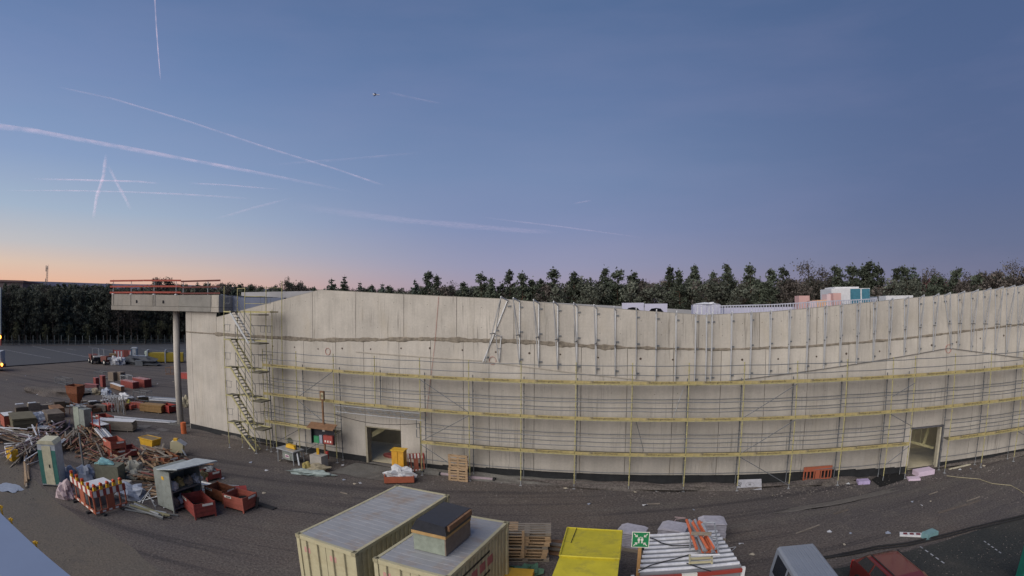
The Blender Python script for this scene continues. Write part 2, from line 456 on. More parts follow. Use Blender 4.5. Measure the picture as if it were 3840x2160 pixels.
# parapet cap slightly behind, rough cold joint between the two lifts
cap = MB()
for (a, za), (b, zb) in zip(TOP[2:-1], TOP[3:]):
    cap.bar((a, .17, za + .012), (b, .17, zb + .012), .37, .024)
cap.build('parapet_top', M('parapet_concrete', (.27, .25, .21), .9, 0, .25, 1.5), bld)
jm = MB(); xs = np.arange(-34.6, 39, .12)
prev = None
for x in xs:
    th = (.13 if x < -1 else .07) * (1 + .7 * noise.noise(Vector((x * .8, 0, 0))) + .5 * noise.noise(Vector((x * 2.9, 0, 4)))) * (1 if x > -31 else .4)
    zc = interp(JNT, x) + .03 * noise.noise(Vector((x * 1.3, 5, 0)))
    yy = -.03 - .015 * noise.noise(Vector((x * 2.1, 9, 0)))
    cur = [(x, .0, zc + th), (x, yy, zc + th * .6), (x, yy, zc - th * .7), (x, .0, zc - th - .05 * abs(noise.noise(Vector((x * 3, 3, 0)))))]
    if prev: jm.poly(prev + cur, [(0, 1, 5, 4), (1, 2, 6, 5), (2, 3, 7, 6)])
    prev = cur
jm.build('cold_joint', m_joint, bld)
# plinth strips either side of the doors
for a, b in ((-34.6, d1[0] - .02), (d1[1] + .02, d2[0] - .02), (d2[1] + .02, 39)):
    pl = MB(); x = a
    while x < b - .01:
        x2 = min(x + 1.4, b); h1 = interp([(-14, .42), (-8, .62), (11, .62), (16, .40)], x) + .03 * noise.noise(Vector((x * .25, 1, 0)))
        pl.box(x, x2, -.02, -.001, 0, h1); x = x2
    pl.build('bitumen_plinth', m_bitumen, bld)
th = MB().tube((0, -.005, 0), (0, .02, 0), .055, 10)
thm = th.mesh('tie_hole', M('tie_hole_plug', (.07, .05, .04), .9, 0, .3, 8))
sm = MB().tube((0, -.004, 0), (0, .02, 0), .022, 8).mesh('tie_hole', M('tie_hole_small', (.11, .10, .09), .9))
for k in range(31):
    w_ = -24.6 + 2.05 * k + rnd.uniform(-.3, .3)
    inst(thm, 'tie_hole', bld, (w_, 0, interp(JNT, w_) - .62 + rnd.uniform(-.05, .05)), scale=(1, 1, 1) if k % 3 else (1.25, 1, 1.25))
for k in range(60):
    for zz in ((-.0 + 3.0), 5.4):
        w_ = -34 + 1.25 * k
        if rnd.random() < .7: inst(sm, 'tie_hole', bld, (w_ + rnd.uniform(-.05, .05), 0, zz + rnd.uniform(-.04, .04)))
    w_ = -24 + 1.15 * k
    if w_ < 38:
        if rnd.random() < .75: inst(sm, 'tie_hole', bld, (w_, -.012, interp(JNT, w_) + .75))
        if interp(TOP, w_) - interp(JNT, w_) > 1.9: inst(sm, 'tie_hole', bld, (w_, -.012, interp(TOP, w_) - .55))
# red spray circles and the red chalk line
m_spray = M('red_spray_paint', (.40, .08, .06), .8, 0, .3, 6)
def ring(w, z, r, y=-.02, name='spray_circle'):
    mb = MB(); n = 22
    for i in range(n - 1):
        a, b = 2 * math.pi * i / n + 1, 2 * math.pi * (i + 1) / n + 1
        mb.bar((w + r * math.cos(a), y, z + r * math.sin(a) * 1.15), (w + r * math.cos(b), y, z + r * math.sin(b) * 1.15), .012, .035, up=(0, 1, 0))
    mb.build(name, m_spray, bld)
ring(*W(1230, 1318, DW), .2); ring(*W(1848, 1352, DW), .2); ring(*W(3556, 1308, DW), .22)
mb = MB(); mb.path([(W(x, y)[0], -.035, W(x, y)[1]) for x, y in ((1646, 1112), (1634, 1262), (1622, 1370), (1612, 1450), (1600, 1560))], .009, 4); mb.build('red_chalk_line', m_spray, bld)
# dark blow-hole and stain drips are in the material; round duct opening low on the wall
w_, z_ = W(1088, 1654)
MB().tube((w_, -.03, z_), (w_, .02, z_), .26, 20).build('duct_opening', M('duct_cover', (.15, .16, .11), .8), bld)
MB().bar((w_ - .28, -.04, z_), (w_ + .28, -.04, z_), .02, .03).build('duct_strap', m_galv, bld)
# door frames
fr = MB().box(d1[0] - .02, d1[0] + .12, -.05, .45, 0, d1[2]).box(d1[0], d1[1], -.01, .04, d1[2] - .05, d1[2] + .03)
fr.build('door_frame', M('timber_reveal', (.30, .27, .20), .8), bld)
fr = MB().box(d2[1], d2[1] + .1, -.09, .4, 0, d2[2] + .1).box(d2[0] - .08, d2[1] + .1, -.09, .02, d2[2], d2[2] + .1)
fr.build('door_frame', M('dark_door_frame', (.10, .10, .11), .7), bld)
MB().box(d2[1] - .12, d2[1] - .002, -.05, .3, 0, d2[2] - .05).build('door_post', M('pale_post', (.48, .44, .33), .8), bld)
# rooms behind the openings
m_in = M('interior_concrete', (.60, .53, .36), .9, 0, .15, 1.2)
for a, b in ((-24, -6), (10, 28)):
    MB().box(a, b, 5.0, 5.2, 0, 5.5).box(a - .2, a, .4, 5.2, 0, 5.5).box(b, b + .2, .4, 5.2, 0, 5.5).box(a, b, .4, 5, -.05, .03).build('interior_room', m_in, bld)
MB().poly([(-16.9, .6, 1.6), (-14.9, 2.0, 2.9), (-14.9, 2.35, 2.9), (-16.9, .95, 1.6), (-16.9, .6, 1.95), (-14.9, 2.0, 3.25), (-14.9, 2.35, 3.25), (-16.9, .95, 1.95)],
          [(0, 3, 2, 1), (4, 5, 6, 7), (0, 1, 5, 4), (1, 2, 6, 5), (2, 3, 7, 6), (3, 0, 4, 7)]).build('stair_beam', M('pale_beam', (.50, .46, .26), .8), bld)
bm_ = MB().bar((17.2, 3.0, 1.7), (20.3, 1.6, .9), .2, .16).bar((19.6, 2.0, 1.0), (20.2, 2.0, 3.2), .14, .2).bar((17.9, 2.8, 1.5), (18.4, 2.8, 3.2), .12, .1)
for k in range(4): bm_.tube((18.0 + k * .45, 2.6 - k * .2, 1.5 - .1 * k), (18.4 + k * .5, 2.8, 3.2), .02)
bm_.build('formwork_prop', M('pale_beam', (.5, .46, .26)), bld)
# roof behind the parapet
m_roof = M('grey_roof_screed', (.26, .26, .27), .9, 0, .15, .6)
MB().box(-9.9, 9.9, .36, 34, 8.9, 9.25).box(-34, -24.3, .36, 34, 8.9, 9.2).box(28.3, 40, .36, 34, 8.9, 9.25).box(-24.2, 28.2, 9.3, 34, 8.9, 9.25).build('roof_deck', m_roof, bld)  # shaped with gaps above both rooms so that sky light gets in
m_far = M('far_parapet_concrete', (.30, .30, .31), .9, 0, .15, .5)
w0, z0 = W(2030, 1132, 44); w1, z1 = W(2520, 1158, 44); w2, z2 = W(2660, 1166, 44)
MB().prism([(w0, 9.1), (w2, 9.1), (w2, z2), (w1, z1), (w0, z0)], 44 - DW, 44 - DW + .4).build('rear_parapet', m_far, bld)
a0, b0 = W(905, 1096, 36); a1, b1 = W(1170, 1091, 36); a2, b2 = W(1215, 1096, 36)
MB().prism([(a0, 9.1), (a2, 9.1), (a2, b2), (a1, b1), (a0, b0)], 36 - DW, 36 - DW + .4).build('rear_parapet', m_far, bld)
m_recess_shade = M('blue_grey_recess_shade', (.12, .14, .20), .7, 0, .12, .8)  # deep blue shade of the recess is painted into this colour
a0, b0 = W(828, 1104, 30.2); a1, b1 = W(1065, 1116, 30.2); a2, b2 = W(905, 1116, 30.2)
MB().prism([(a0, 9.1), (a1, 9.1), (a1, b1 + .0), (a2, b2), (a0, b0)], 1.3, 1.6).build('roof_upstand', m_recess_shade, bld)

# canopy over the corner with its round column
cC = P(*W(680, 1167)[:1], DW) ; cC = P(-35.3, DW - .3)
far_l = At(417, 1163, 48.2)
can = thing('canopy_roof', 'projecting flat concrete canopy with two small slots left of the building', 'canopy', (cC.x, cC.y, 9.72))
ax = Vector((far_l.x - cC.x, far_l.y - cC.y, 0)); L = ax.length; th_ = math.atan2(ax.y, ax.x)
rend = P(-30.2, DW - .3) - cC
back = P(-30.2, DW + 16) - cC; backl = far_l - cC; backl.z = 0; bl2 = backl + ND * 14
H_ = 1.32
pts = [(0, 0), (rend.x, rend.y), (back.x, back.y), (bl2.x, bl2.y), (backl.x, backl.y)]
MB().slab(pts, .0, .36).build('slab_edge', m_wall2, can)
def inset(p, k=.02):
    c = Vector((sum(q[0] for q in pts) / 5, sum(q[1] for q in pts) / 5)); v = Vector(p) - c; return tuple(c + v * (1 - k / v.length))
MB().slab([inset(p, .03) for p in pts], .38, H_).build('parapet_panel', m_wall2, can)
nw = -ND * .006
q0, q1 = WD * .03, WD * (rend.dot(WD) - .9)
for za, zb, nm in ((.39, H_ - .01, 'parapet_panel'), (.01, .355, 'slab_edge')):
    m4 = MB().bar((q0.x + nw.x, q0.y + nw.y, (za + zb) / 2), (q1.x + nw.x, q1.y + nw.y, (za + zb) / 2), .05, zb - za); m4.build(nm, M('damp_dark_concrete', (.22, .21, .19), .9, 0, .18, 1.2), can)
sl = MB()
for t in (.38, .77):
    c = ax * (1 - t); nrm = Vector((ax.y, -ax.x, 0)).normalized(); nrm = nrm if nrm.y < 0 else -nrm
    u = ax.normalized()
    a, b = c - u * .06 + nrm * .0, c + u * .06 + nrm * .0
    sl.bar((a.x, a.y, .62), (a.x, a.y, .86), .12, .05, up=(nrm.x, nrm.y, 0))
sl.build('drain_slot', m_dark, can)
jn = MB()
for t in (.03, .30, .63, .66):
    c = ax * (1 - t) ; jn.bar((c.x, c.y, .4), (c.x, c.y, H_ - .01), .02, .02, up=(nrm.x, nrm.y, 0))
jn.build('panel_joint', m_core, can)
colp = G(678, 1590)
cl = thing('round_column', 'tall slim round concrete column carrying the canopy corner', 'column', colp)
MB().tube((0, 0, 0), (0, 0, 9.72), .30, 20).build('shaft', concrete_mat('column_concrete', (.54, .50, .44)), cl, smooth=True)
MB().box(-.5, .5, -.5, .5, .0, .06).build('base_plate', m_slab, cl)
# edge protection on the canopy
nrm = Vector((ax.y, -ax.x, 0)).normalized(); nrm = nrm if nrm.y < 0 else -nrm
gr_ = thing('edge_guardrail', 'red boarded guardrail with steel posts around the canopy edge', 'guardrail', (cC.x, cC.y, 9.72 + H_))
m_redwood = M('red_painted_board', (.42, .10, .07), .75, 0, .2, 2)
u = ax.normalized()
pp = MB()
for t in (.02, .30, .64, .955):
    c = ax * (1 - t) - nrm * .1
    o = MB().tube((c.x, c.y, -.1), (c.x, c.y, 1.22), .03).box(c.x - .12, c.x + .12, c.y - .1, c.y + .1, -.0, .06).build('post', m_galv, gr_)
for h in (1.1, .62, .12):
    a, b = ax * 1.03 - nrm * .05, -ax * .02 - nrm * .05
    mid = ax * .52
    MB().bar((a.x, a.y, h - .0), (mid.x, mid.y, h + .06), .04, .14).build('board', m_redwood, gr_)
    MB().bar((mid.x, mid.y + .05, h + .07), (b.x, b.y + .05, h + .1), .04, .14).build('board', m_redwood, gr_)
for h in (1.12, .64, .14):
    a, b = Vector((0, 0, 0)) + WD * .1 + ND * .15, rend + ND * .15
    MB().bar((a.x, a.y, h), (b.x, b.y, h), .04, .13).build('board', M('shade_painted_red_board', (.11, .035, .03), .8), gr_)  # red boards made darker, their shade is painted into the colour
for t in (.07, .7):
    c = rend * t + ND * .2; MB().tube((c.x, c.y, -.05), (c.x, c.y, 1.2), .03).build('post', m_galv, gr_)

# ------------------------------------------------------------------ scaffold
scf = thing('facade_scaffold', 'long yellow and grey tube scaffold with three board levels along the concrete wall', 'scaffold', P(0, DW), -AP)
YO, YI = 27.85 - DW, 28.58 - DW
U = list(range(-1, 13)) + [12.511 + k for k in range(0, 7)]
wu = lambda u: (u - 7.095) * 3.07
LV = (2.1, 4.1, 6.1)
post_m = {}
def post(name, w, y, z0, z1, m, par, r=.031):
    k = (round(z1 - z0, 2), m.name, r)
    if k not in post_m:
        mb = MB().tube((0, 0, 0), (0, 0, z1 - z0), r, 6)
        z = .5
        while z < z1 - z0 - .2: mb.tube((0, 0, z), (0, 0, z + .05), r * 1.7, 6); z += .5 if z % 2 < 1.1 else 1.0
        post_m[k] = mb.mesh(name, m)
    return inst(post_m[k], name, par, (w, y, z0))
plate = MB().box(-.08, .08, -.08, .08, 0, .02).tube((0, 0, .02), (0, 0, .3), .02, 6).mesh('base_plate', m_galv)
for u_ in U:
    z0 = 4.1 if u_ == 2 else .3
    post('post', wu(u_), YO, z0, 7.25, m_yel, scf)
    post('post', wu(u_) , YI, z0 if u_ == 2 else .3, 6.3, m_galvd, scf)
    if u_ != 2:
        for y in (YO, YI): inst(plate, 'base_plate', scf, (wu(u_), y, 0))
tb_txt = text_mesh('diehlmann-geruestbau.de', .15, m_ink)
cache = {}
def baymesh(kind, Lb):
    k = (kind, round(Lb, 2))
    if k not in cache:
        if kind == 'deck_board': mb, mm = MB().box(.02, Lb - .02, YO + .03, YI - .03, -.07, -.01), m_deck
        elif kind == 'toe_board': mb, mm = MB().box(.03, Lb - .03, -.015, .015, 0, .15), m_yelboard
        elif kind == 'deck_beam': mb, mm = MB().box(.0, Lb, -.02, .02, -.055, 0), m_yel
        elif kind == 'guard_rail':
            mb = MB(); n = 6; s = -.03
            mb.path([(Lb * i / n, 0, s * math.sin(math.pi * i / n)) for i in range(n + 1)], .024, 5); mm = m_galvd
        cache[k] = mb.mesh(kind, mm)
    return cache[k]
def bay(u0, u1, lv, toe=True, rails=True, inner=True):
    w0, Lb = wu(u0), wu(u1) - wu(u0); z = LV[lv]
    inst(baymesh('deck_board', Lb), 'deck_board', scf, (w0, 0, z))
    inst(baymesh('deck_beam', Lb), 'deck_beam', scf, (w0, YO - .035, z - .004))
    if toe:
        t = inst(baymesh('toe_board', Lb), 'toe_board', scf, (w0, YO - .06, z + rnd.uniform(-.008, .008)), (0, rnd.uniform(-.004, .004), 0))
        if Lb > 2:
            flip = (lv == 0 and u0 == 6)
            inst(tb_txt, 'lettering', t, (Lb / 2 + .1, -.018, .078), (math.pi / 2, math.pi if flip else 0, 0))
        else:
            inst(text_mesh('diehlmann-geruestbau.de', .10, m_ink), 'lettering', t, (Lb / 2, -.018, .078), (math.pi / 2, 0, 0))
    if rails:
        for dz in (.5, 1.0):
            inst(baymesh('guard_rail', Lb), 'guard_rail', scf, (w0, YO - .03, z + dz + rnd.uniform(-.015, .015)), (0, rnd.uniform(-.003, .003), 0))
            if inner and lv < 2:
                inst(baymesh('guard_rail', Lb), 'guard_rail', scf, (w0, YI - .03, z + dz + .04 + rnd.uniform(-.02, .02)), (0, rnd.uniform(-.004, .004), 0))
for u0, u1 in zip(U[:-1], U[1:]):
    bay(u0, u1, 2); bay(u0, u1, 1)
    if u1 <= 1 or (3 <= u0 < 12.4) or u0 > 13.4: bay(u0, u1, 0)
    if not (1 <= u0 < 3) and not (12 < u0 < 13.4):
        Lb = wu(u1) - wu(u0)
        inst(baymesh('guard_rail', Lb), 'guard_rail', scf, (wu(u0), YI - .04, .85))
# diagonals
def diag(ua, za, ub, zb, y=YO - .05):
    MB().tube((wu(ua), y, za), (wu(ub), y, zb), .022, 6).build('diagonal_brace', m_galvd, scf)
diag(0, 4.1, 1, 6.1); diag(0, 4.0, 1, 2.2); diag(3, 6.0, 4, 4.2); diag(4, 4.0, 3, 2.2); diag(3, 2.0, 4, .3)
diag(9, 4.2, 10, 6.0); diag(9, 2.2, 10, 4.0); diag(9, 2.0, 10, .2); diag(12, 5.0, 12.511, 5.7); diag(12, 4.0, 12.511, 3.2)
diag(12, 1.0, 12.511, 2.0); diag(15.511, 2.1, 16.511, 3.6); diag(15.511, 2.0, 16.511, .6); diag(-1, .3, 0, 2.0, YI); diag(0, .3, 1, 2.0, YI)
MB().tube((wu(7.0) + .25, YO + .35, 4.0), (wu(7) + .75, YO + .5, 2.2), .02).build('diagonal_brace', m_galvd, scf)
MB().tube((wu(8) - .2, YO + .3, 6.0), (wu(8) - .75, YO + .5, 4.2), .02).build('diagonal_brace', m_galv, scf)
# lattice girder over the doorway
gd = MB(); a, b = wu(1), wu(3)
for y in (YO - .05, YI):
    gd.tube((a, y, 3.92), (b, y, 3.92), .022).tube((a + .1, y, 3.5), (b + .15, y, 3.5), .022)
    n = 20
    for k in range(n):
        x0, x1 = a + (b - a) * k / n, a + (b - a) * (k + 1) / n
        gd.tube((x0, y, 3.92 if k % 2 == 0 else 3.5), (x1, y, 3.5 if k % 2 == 0 else 3.92), .014, 5)
gd.build('lattice_girder', m_galv, scf)
# brackets under the door side
for uu in (1, 3):
    for z in (2.4, 3.0):
        MB().box(wu(uu) - (.02 if uu == 1 else .3), wu(uu) + (.5 if uu == 1 else .02), YO - .02, YO + .02, z, z + .03).box(wu(uu) + (.46 if uu == 1 else -.3), wu(uu) + (.5 if uu == 1 else -.26), YO - .02, YO + .02, z, z + .5).build('end_guard', m_galvd, scf)
cb = thing('slack_cable', 'black cable hanging slack below the lattice girder over the wide doorway', 'cable', P(wu(1), 27.7, 0), -AP)
pts_ = [(6.14 * i / 18, 0, 3.35 - .30 * math.sin(math.pi * i / 18) - .03 * i / 18) for i in range(19)] + [(6.16, 0, 2.2), (6.1, 0, .5)]
MB().path(pts_, .018).build('cable_run', m_dark, cb)

# stair tower
YT = 26.65 - DW
st = thing('stair_tower', 'tall scaffold stair tower with zigzag steps in front of the left end of the wall', 'stair tower', P(0, DW), -AP)
lv = [W(930, y, 27.0)[1] for y in (1583, 1480, 1372, 1268, 1163)]
lv = [1.95, 3.93, 5.93, 7.9, 9.85]
WA, WB_ = -27.55, -24.85
for w_, y, z1 in ((WA, YT, 11.6), (WB_, YT, 9.9), (WA + .75, YO - .55, 11.5), (WA + 1.4, YO - .5, 9.8), (WB_ + .6, YO - .25, 11.6), (WB_ + .95, YO, 10.0), (WB_ + 1.25, YI, 12.0)):
    post('post', w_, y, .3, z1, m_yel, st, .03); inst(plate, 'base_plate', st, (w_, y, 0))
trd = MB().box(-.12, .12, -.26, .28, -.01, .02).mesh('tread', m_galvd)
for i, z in enumerate(lv):
    MB().box(WA - .05, WA + .75, YT, YO - .5, z - .07, z).build('landing', m_deck, st)
    MB().box(WA + .75, WB_ - .1, YO - .5, YO - .02, z - .07, z).build('landing', m_deck, st)
    MB().box(WB_ - .15, WB_ + .75, YT, YO - .1, z - .25, z - .18).build('landing', m_deck, st)
    MB().bar((WA, YT - .02, z - .04), (WA + .75, YT - .02, z - .04), .04, .09).bar((WA + .5, YO - .5, z - .05), (WB_ + .9, YO - .5, z - .05), .04, .09).build('edge_beam', m_yel, st)
    zt, zbm = z, (lv[i - 1] - .2 if i else .15)
    x0, x1 = WA + .55, WB_ - .15
    if i: x1 = WB_ - .25
    for yy in (YT + .03, YT + .6):
        MB().bar((x0, yy, zt), (x1, yy, zbm), .04, .13).build('stringer', m_galv if i == 4 else m_yel, st)
    n = 10
    for k in range(1, n):
        f = k / n; inst(trd, 'tread', st, (x0 + (x1 - x0) * f, YT + .3, zt + (zbm - zt) * f))
    hr = MB().tube((x0, YT + .62, zt + 1.0), (x1, YT + .62, zbm + 1.0), .02).tube((x0, YT + .62, zt + .5), (x1, YT + .62, zbm + .5), .018)
    for f in (.0, .5, 1): hr.tube((x0 + (x1 - x0) * f, YT + .62, zt + (zbm - zt) * f), (x0 + (x1 - x0) * f, YT + .62, zt + (zbm - zt) * f + 1), .018)
    hr.build('handrail', m_galvd, st)
    for (xa, xb) in ((WA, WA + .72), (WB_ + .02, WB_ + .62), (WB_ + .68, WB_ + 1.2)):
        gl = MB()
        gl.tube((xa, YT, z + 1), (xb, YT if xa == WA else YO - .25, z + 1), .018)
        ya = YT if xa == WA else YO - .3
        gl.tube((xa + .1, ya, z + .55), (xa + .1, ya, z + 1), .014).tube((xb - .12, ya, z + .55), (xb - .12, ya, z + 1), .014).tube((xa + .1, ya, z + .55), (xb - .12, ya, z + .55), .014)
        gl.build('end_guard', m_galvd, st)
gt = MB().tube((WA + .75, YO - .55, 11.45), (WA + 1.45, YO - .5, 11.45), .025).tube((WA + 1.45, YO - .5, 9.8), (WA + 1.45, YO - .5, 11.5), .03).tube((WA + 1.45, YO - .5, 10.9), (WB_ + .6, YO - .4, 10.9), .018).tube((WA + 1.45, YO - .5, 10.4), (WB_ + .6, YO - .4, 10.4), .018).tube((WB_ + .6, YO - .25, 11.5), (WB_ + 1.25, YI, 11.5), .02)
gt.build('gate_frame', m_yel, st)
MB().box(WA + 1.2, WB_ + 1.2, YO - .5, YO + .4, 9.8, 9.88).build('landing', m_yelboard, st)

# ------------------------------------------------------------------ steel outrigger frames on the upper wall
ORD = 'zeroth first second third fourth fifth sixth seventh eighth ninth tenth eleventh twelfth thirteenth fourteenth fifteenth sixteenth seventeenth eighteenth nineteenth twentieth twenty-first twenty-second twenty-third twenty-fourth twenty-fifth twenty-sixth twenty-seventh twenty-eighth twenty-ninth thirtieth thirty-first thirty-second thirty-third'.split()
FX = [1905, 1949, 2021, 2092, 2164, 2236, 2308, 2386, 2460, 2534, 2607, 2648, 2668, 2741, 2814, 2886, 2957, 3025, 3090, 3149, 3212, 3274, 3332, 3390, 3446, 3499, 3540, 3592, 3641, 3687, 3731, 3773, 3815]
BOT = [(-9, 7.12), (-7.5, 7.05), (3.14, 5.92), (19.8, 7.5), (27, 6.5)]
PRJ = [(-7, 1.57), (-1, 1.5), (3.7, .35), (11.9, .54), (17.5, .70), (25, 1.04)]
brk = MB().box(-.02, .2, -.06, 0, 0, .08).mesh('wall_bracket', m_galvd)
m_frame = M('galvanised_frame', (.56, .57, .58), .45, .35, .12, 3)
for i, px in enumerate(FX):
    w_ = W(px, 1150)[0]
    for _ in range(6):
        # refine so that the rail's head sits on the sight line
        zt = interp(TOP, w_); 
        from math import atan2
        break
    zt = interp(TOP, w_); zb = interp(BOT, w_); t = interp(PRJ, w_)
    if i == 0: lean = .55
    else: lean = 0
    f = thing('outrigger_frame', (ORD[i + 1] + ' outrigger frame from the left on the upper concrete wall, ' + ('wide triangular' if t > 1.2 else 'narrow upright' if t < .6 else 'triangular leaning outward')) if i not in (0, 26) else
              ('leftmost outrigger frame leaning right against the upper concrete wall' if i == 0 else 'doubled slanting outrigger frame at the gable point of the wall string line'),
              'steel frame', P(w_, DW, zb), -AP, None if i in (0, 26) else 'outrigger frames on the upper wall')
    h = zt - zb
    l0 = -1.5 if i == 0 else (.6 if i == 26 else 0)
    MB().bar((l0, -.06, 0), (0, -.06, h), .055, .05, up=(0, 1, 0)).build('wall_rail', m_frame, f)
    MB().bar((l0 * .9, -.10, .02), (0, -t, h + .12), .045, .05, up=(0, 1, 0)).build('outer_strut', m_frame, f)
    MB().bar((0, -.06, h - .06), (0, -t, h + .12), .05, .07).build('head_arm', m_frame, f)
    if t > .45:
        MB().bar((l0 * .5, -.06 , h * .42), (0, -t, h + .05), .04, .05, up=(0, 1, 0)).build('inner_brace', m_frame, f)
    MB().box(l0 * .55 - .03, l0 * .55 + .03, -t * .55, -.06, h * .46, h * .46 + .05).build('cross_strut', m_galvd, f)
    for bx, bz in ((0, h - .42), (l0 * .5, h * .5), (l0 * .9, .25)): inst(brk, 'wall_bracket', f, (bx, 0, bz))
w5, z5 = W(1874, 1358)
f = thing('outrigger_frame', 'small narrow inverted triangle frame beside the leaning frame on the upper wall', 'steel frame', P(w5, DW, z5), -AP)
for a_, b_, nm in (((-.02, -.05, 0), (.10, -.05, 1.55), 'wall_rail'), ((-.04, -.10, .02), (-.02, -.75, 1.6), 'outer_strut'), ((.10, -.05, 1.5), (-.02, -.75, 1.6), 'head_arm'), ((.04, -.05, .8), (-.03, -.42, .82), 'cross_strut')):
    MB().bar(a_, b_, .05, .05, up=(0, 1, 0) if nm != 'head_arm' else (0, 0, 1)).build(nm, m_frame, f)
f = thing('setting_out_batten', 'long thin batten line fixed across the wall under the outrigger frames', 'batten', P(0, DW), -AP)
prev = None
for a, b in (((-17.6, 7.35), (-9, 7.12)), ((-9, 7.1), (3.1, 5.9)), ((3.2, 5.9), (19.8, 7.5)), ((19.85, 7.5), (27, 6.5))):
    MB().bar((a[0], -.03, a[1]), (b[0], -.03, b[1]), .03, .045).build('batten_length', M('pale_batten', (.42, .38, .32), .8) if a[0] < 3 else M('grey_batten', (.16, .15, .14), .8), f)


# ------------------------------------------------------------------ trees
def leaf_mat(name, c, v=.35):
    m = bpy.data.materials.new(name); m.use_nodes = True
    n, l = m.node_tree.nodes, m.node_tree.links
    b = n['Principled BSDF']; b.inputs['Roughness'].default_value = .8; b.inputs['Specular IOR Level'].default_value = .15
    t = n.new('ShaderNodeTexCoord'); k = n.new('ShaderNodeTexNoise'); k.inputs['Scale'].default_value = .9; k.inputs['Detail'].default_value = 3
    l.new(t.outputs['Object'], k.inputs['Vector'])
    oi = n.new('ShaderNodeObjectInfo')
    r1 = n.new('ShaderNodeMapRange'); r1.inputs['From Min'].default_value = .35; r1.inputs['From Max'].default_value = .65
    r1.inputs['To Min'].default_value = 1 - v; r1.inputs['To Max'].default_value = 1 + v; l.new(k.outputs[0], r1.inputs['Value'])
    r2 = n.new('ShaderNodeMapRange'); r2.inputs['To Min'].default_value = .75; r2.inputs['To Max'].default_value = 1.3; l.new(oi.outputs['Random'], r2.inputs['Value'])
    mu = n.new('ShaderNodeMath'); mu.operation = 'MULTIPLY'; l.new(r1.outputs[0], mu.inputs[0]); l.new(r2.outputs[0], mu.inputs[1])
    s = n.new('ShaderNodeVectorMath'); s.operation = 'SCALE'; s.inputs[0].default_value = c; l.new(mu.outputs[0], s.inputs['Scale'])
    l.new(s.outputs[0], b.inputs['Base Color'])
    return m
m_bark = M('bark', (.075, .058, .045), .95, 0, .3, 3)
m_barkp = M('pine_bark', (.12, .075, .05), .95, 0, .3, 3)
LM = {'pine': leaf_mat('pine_needles', (.078, .092, .066)), 'spruce': leaf_mat('spruce_needles', (.076, .098, .080)),
      'broad': leaf_mat('green_leaves', (.098, .106, .082)), 'brown': leaf_mat('autumn_leaves', (.112, .096, .084)), 'red': leaf_mat('red_leaves', (.12, .060, .060)),
      'bare': leaf_mat('thin_leaves', (.095, .086, .074)), 'young': leaf_mat('yellow_green_leaves', (.105, .11, .065))}
def leaves(cent, size, rng, flat_=.6):
    """triangular leaf clumps at the given points (n,3)"""
    n = len(cent)
    a = rng.normal(size=(n, 3)); a /= np.linalg.norm(a, axis=1)[:, None]
    b = rng.normal(size=(n, 3)); b[:, 2] *= flat_; b -= (a * b).sum(1)[:, None] * a; b /= np.linalg.norm(b, axis=1)[:, None]
    s = size * rng.uniform(.6, 1.4, n)[:, None]
    v = np.empty((n * 3, 3))
    v[0::3] = cent + a * s; v[1::3] = cent - a * s * .5 + b * s * .8; v[2::3] = cent - a * s * .5 - b * s * .8
    return v
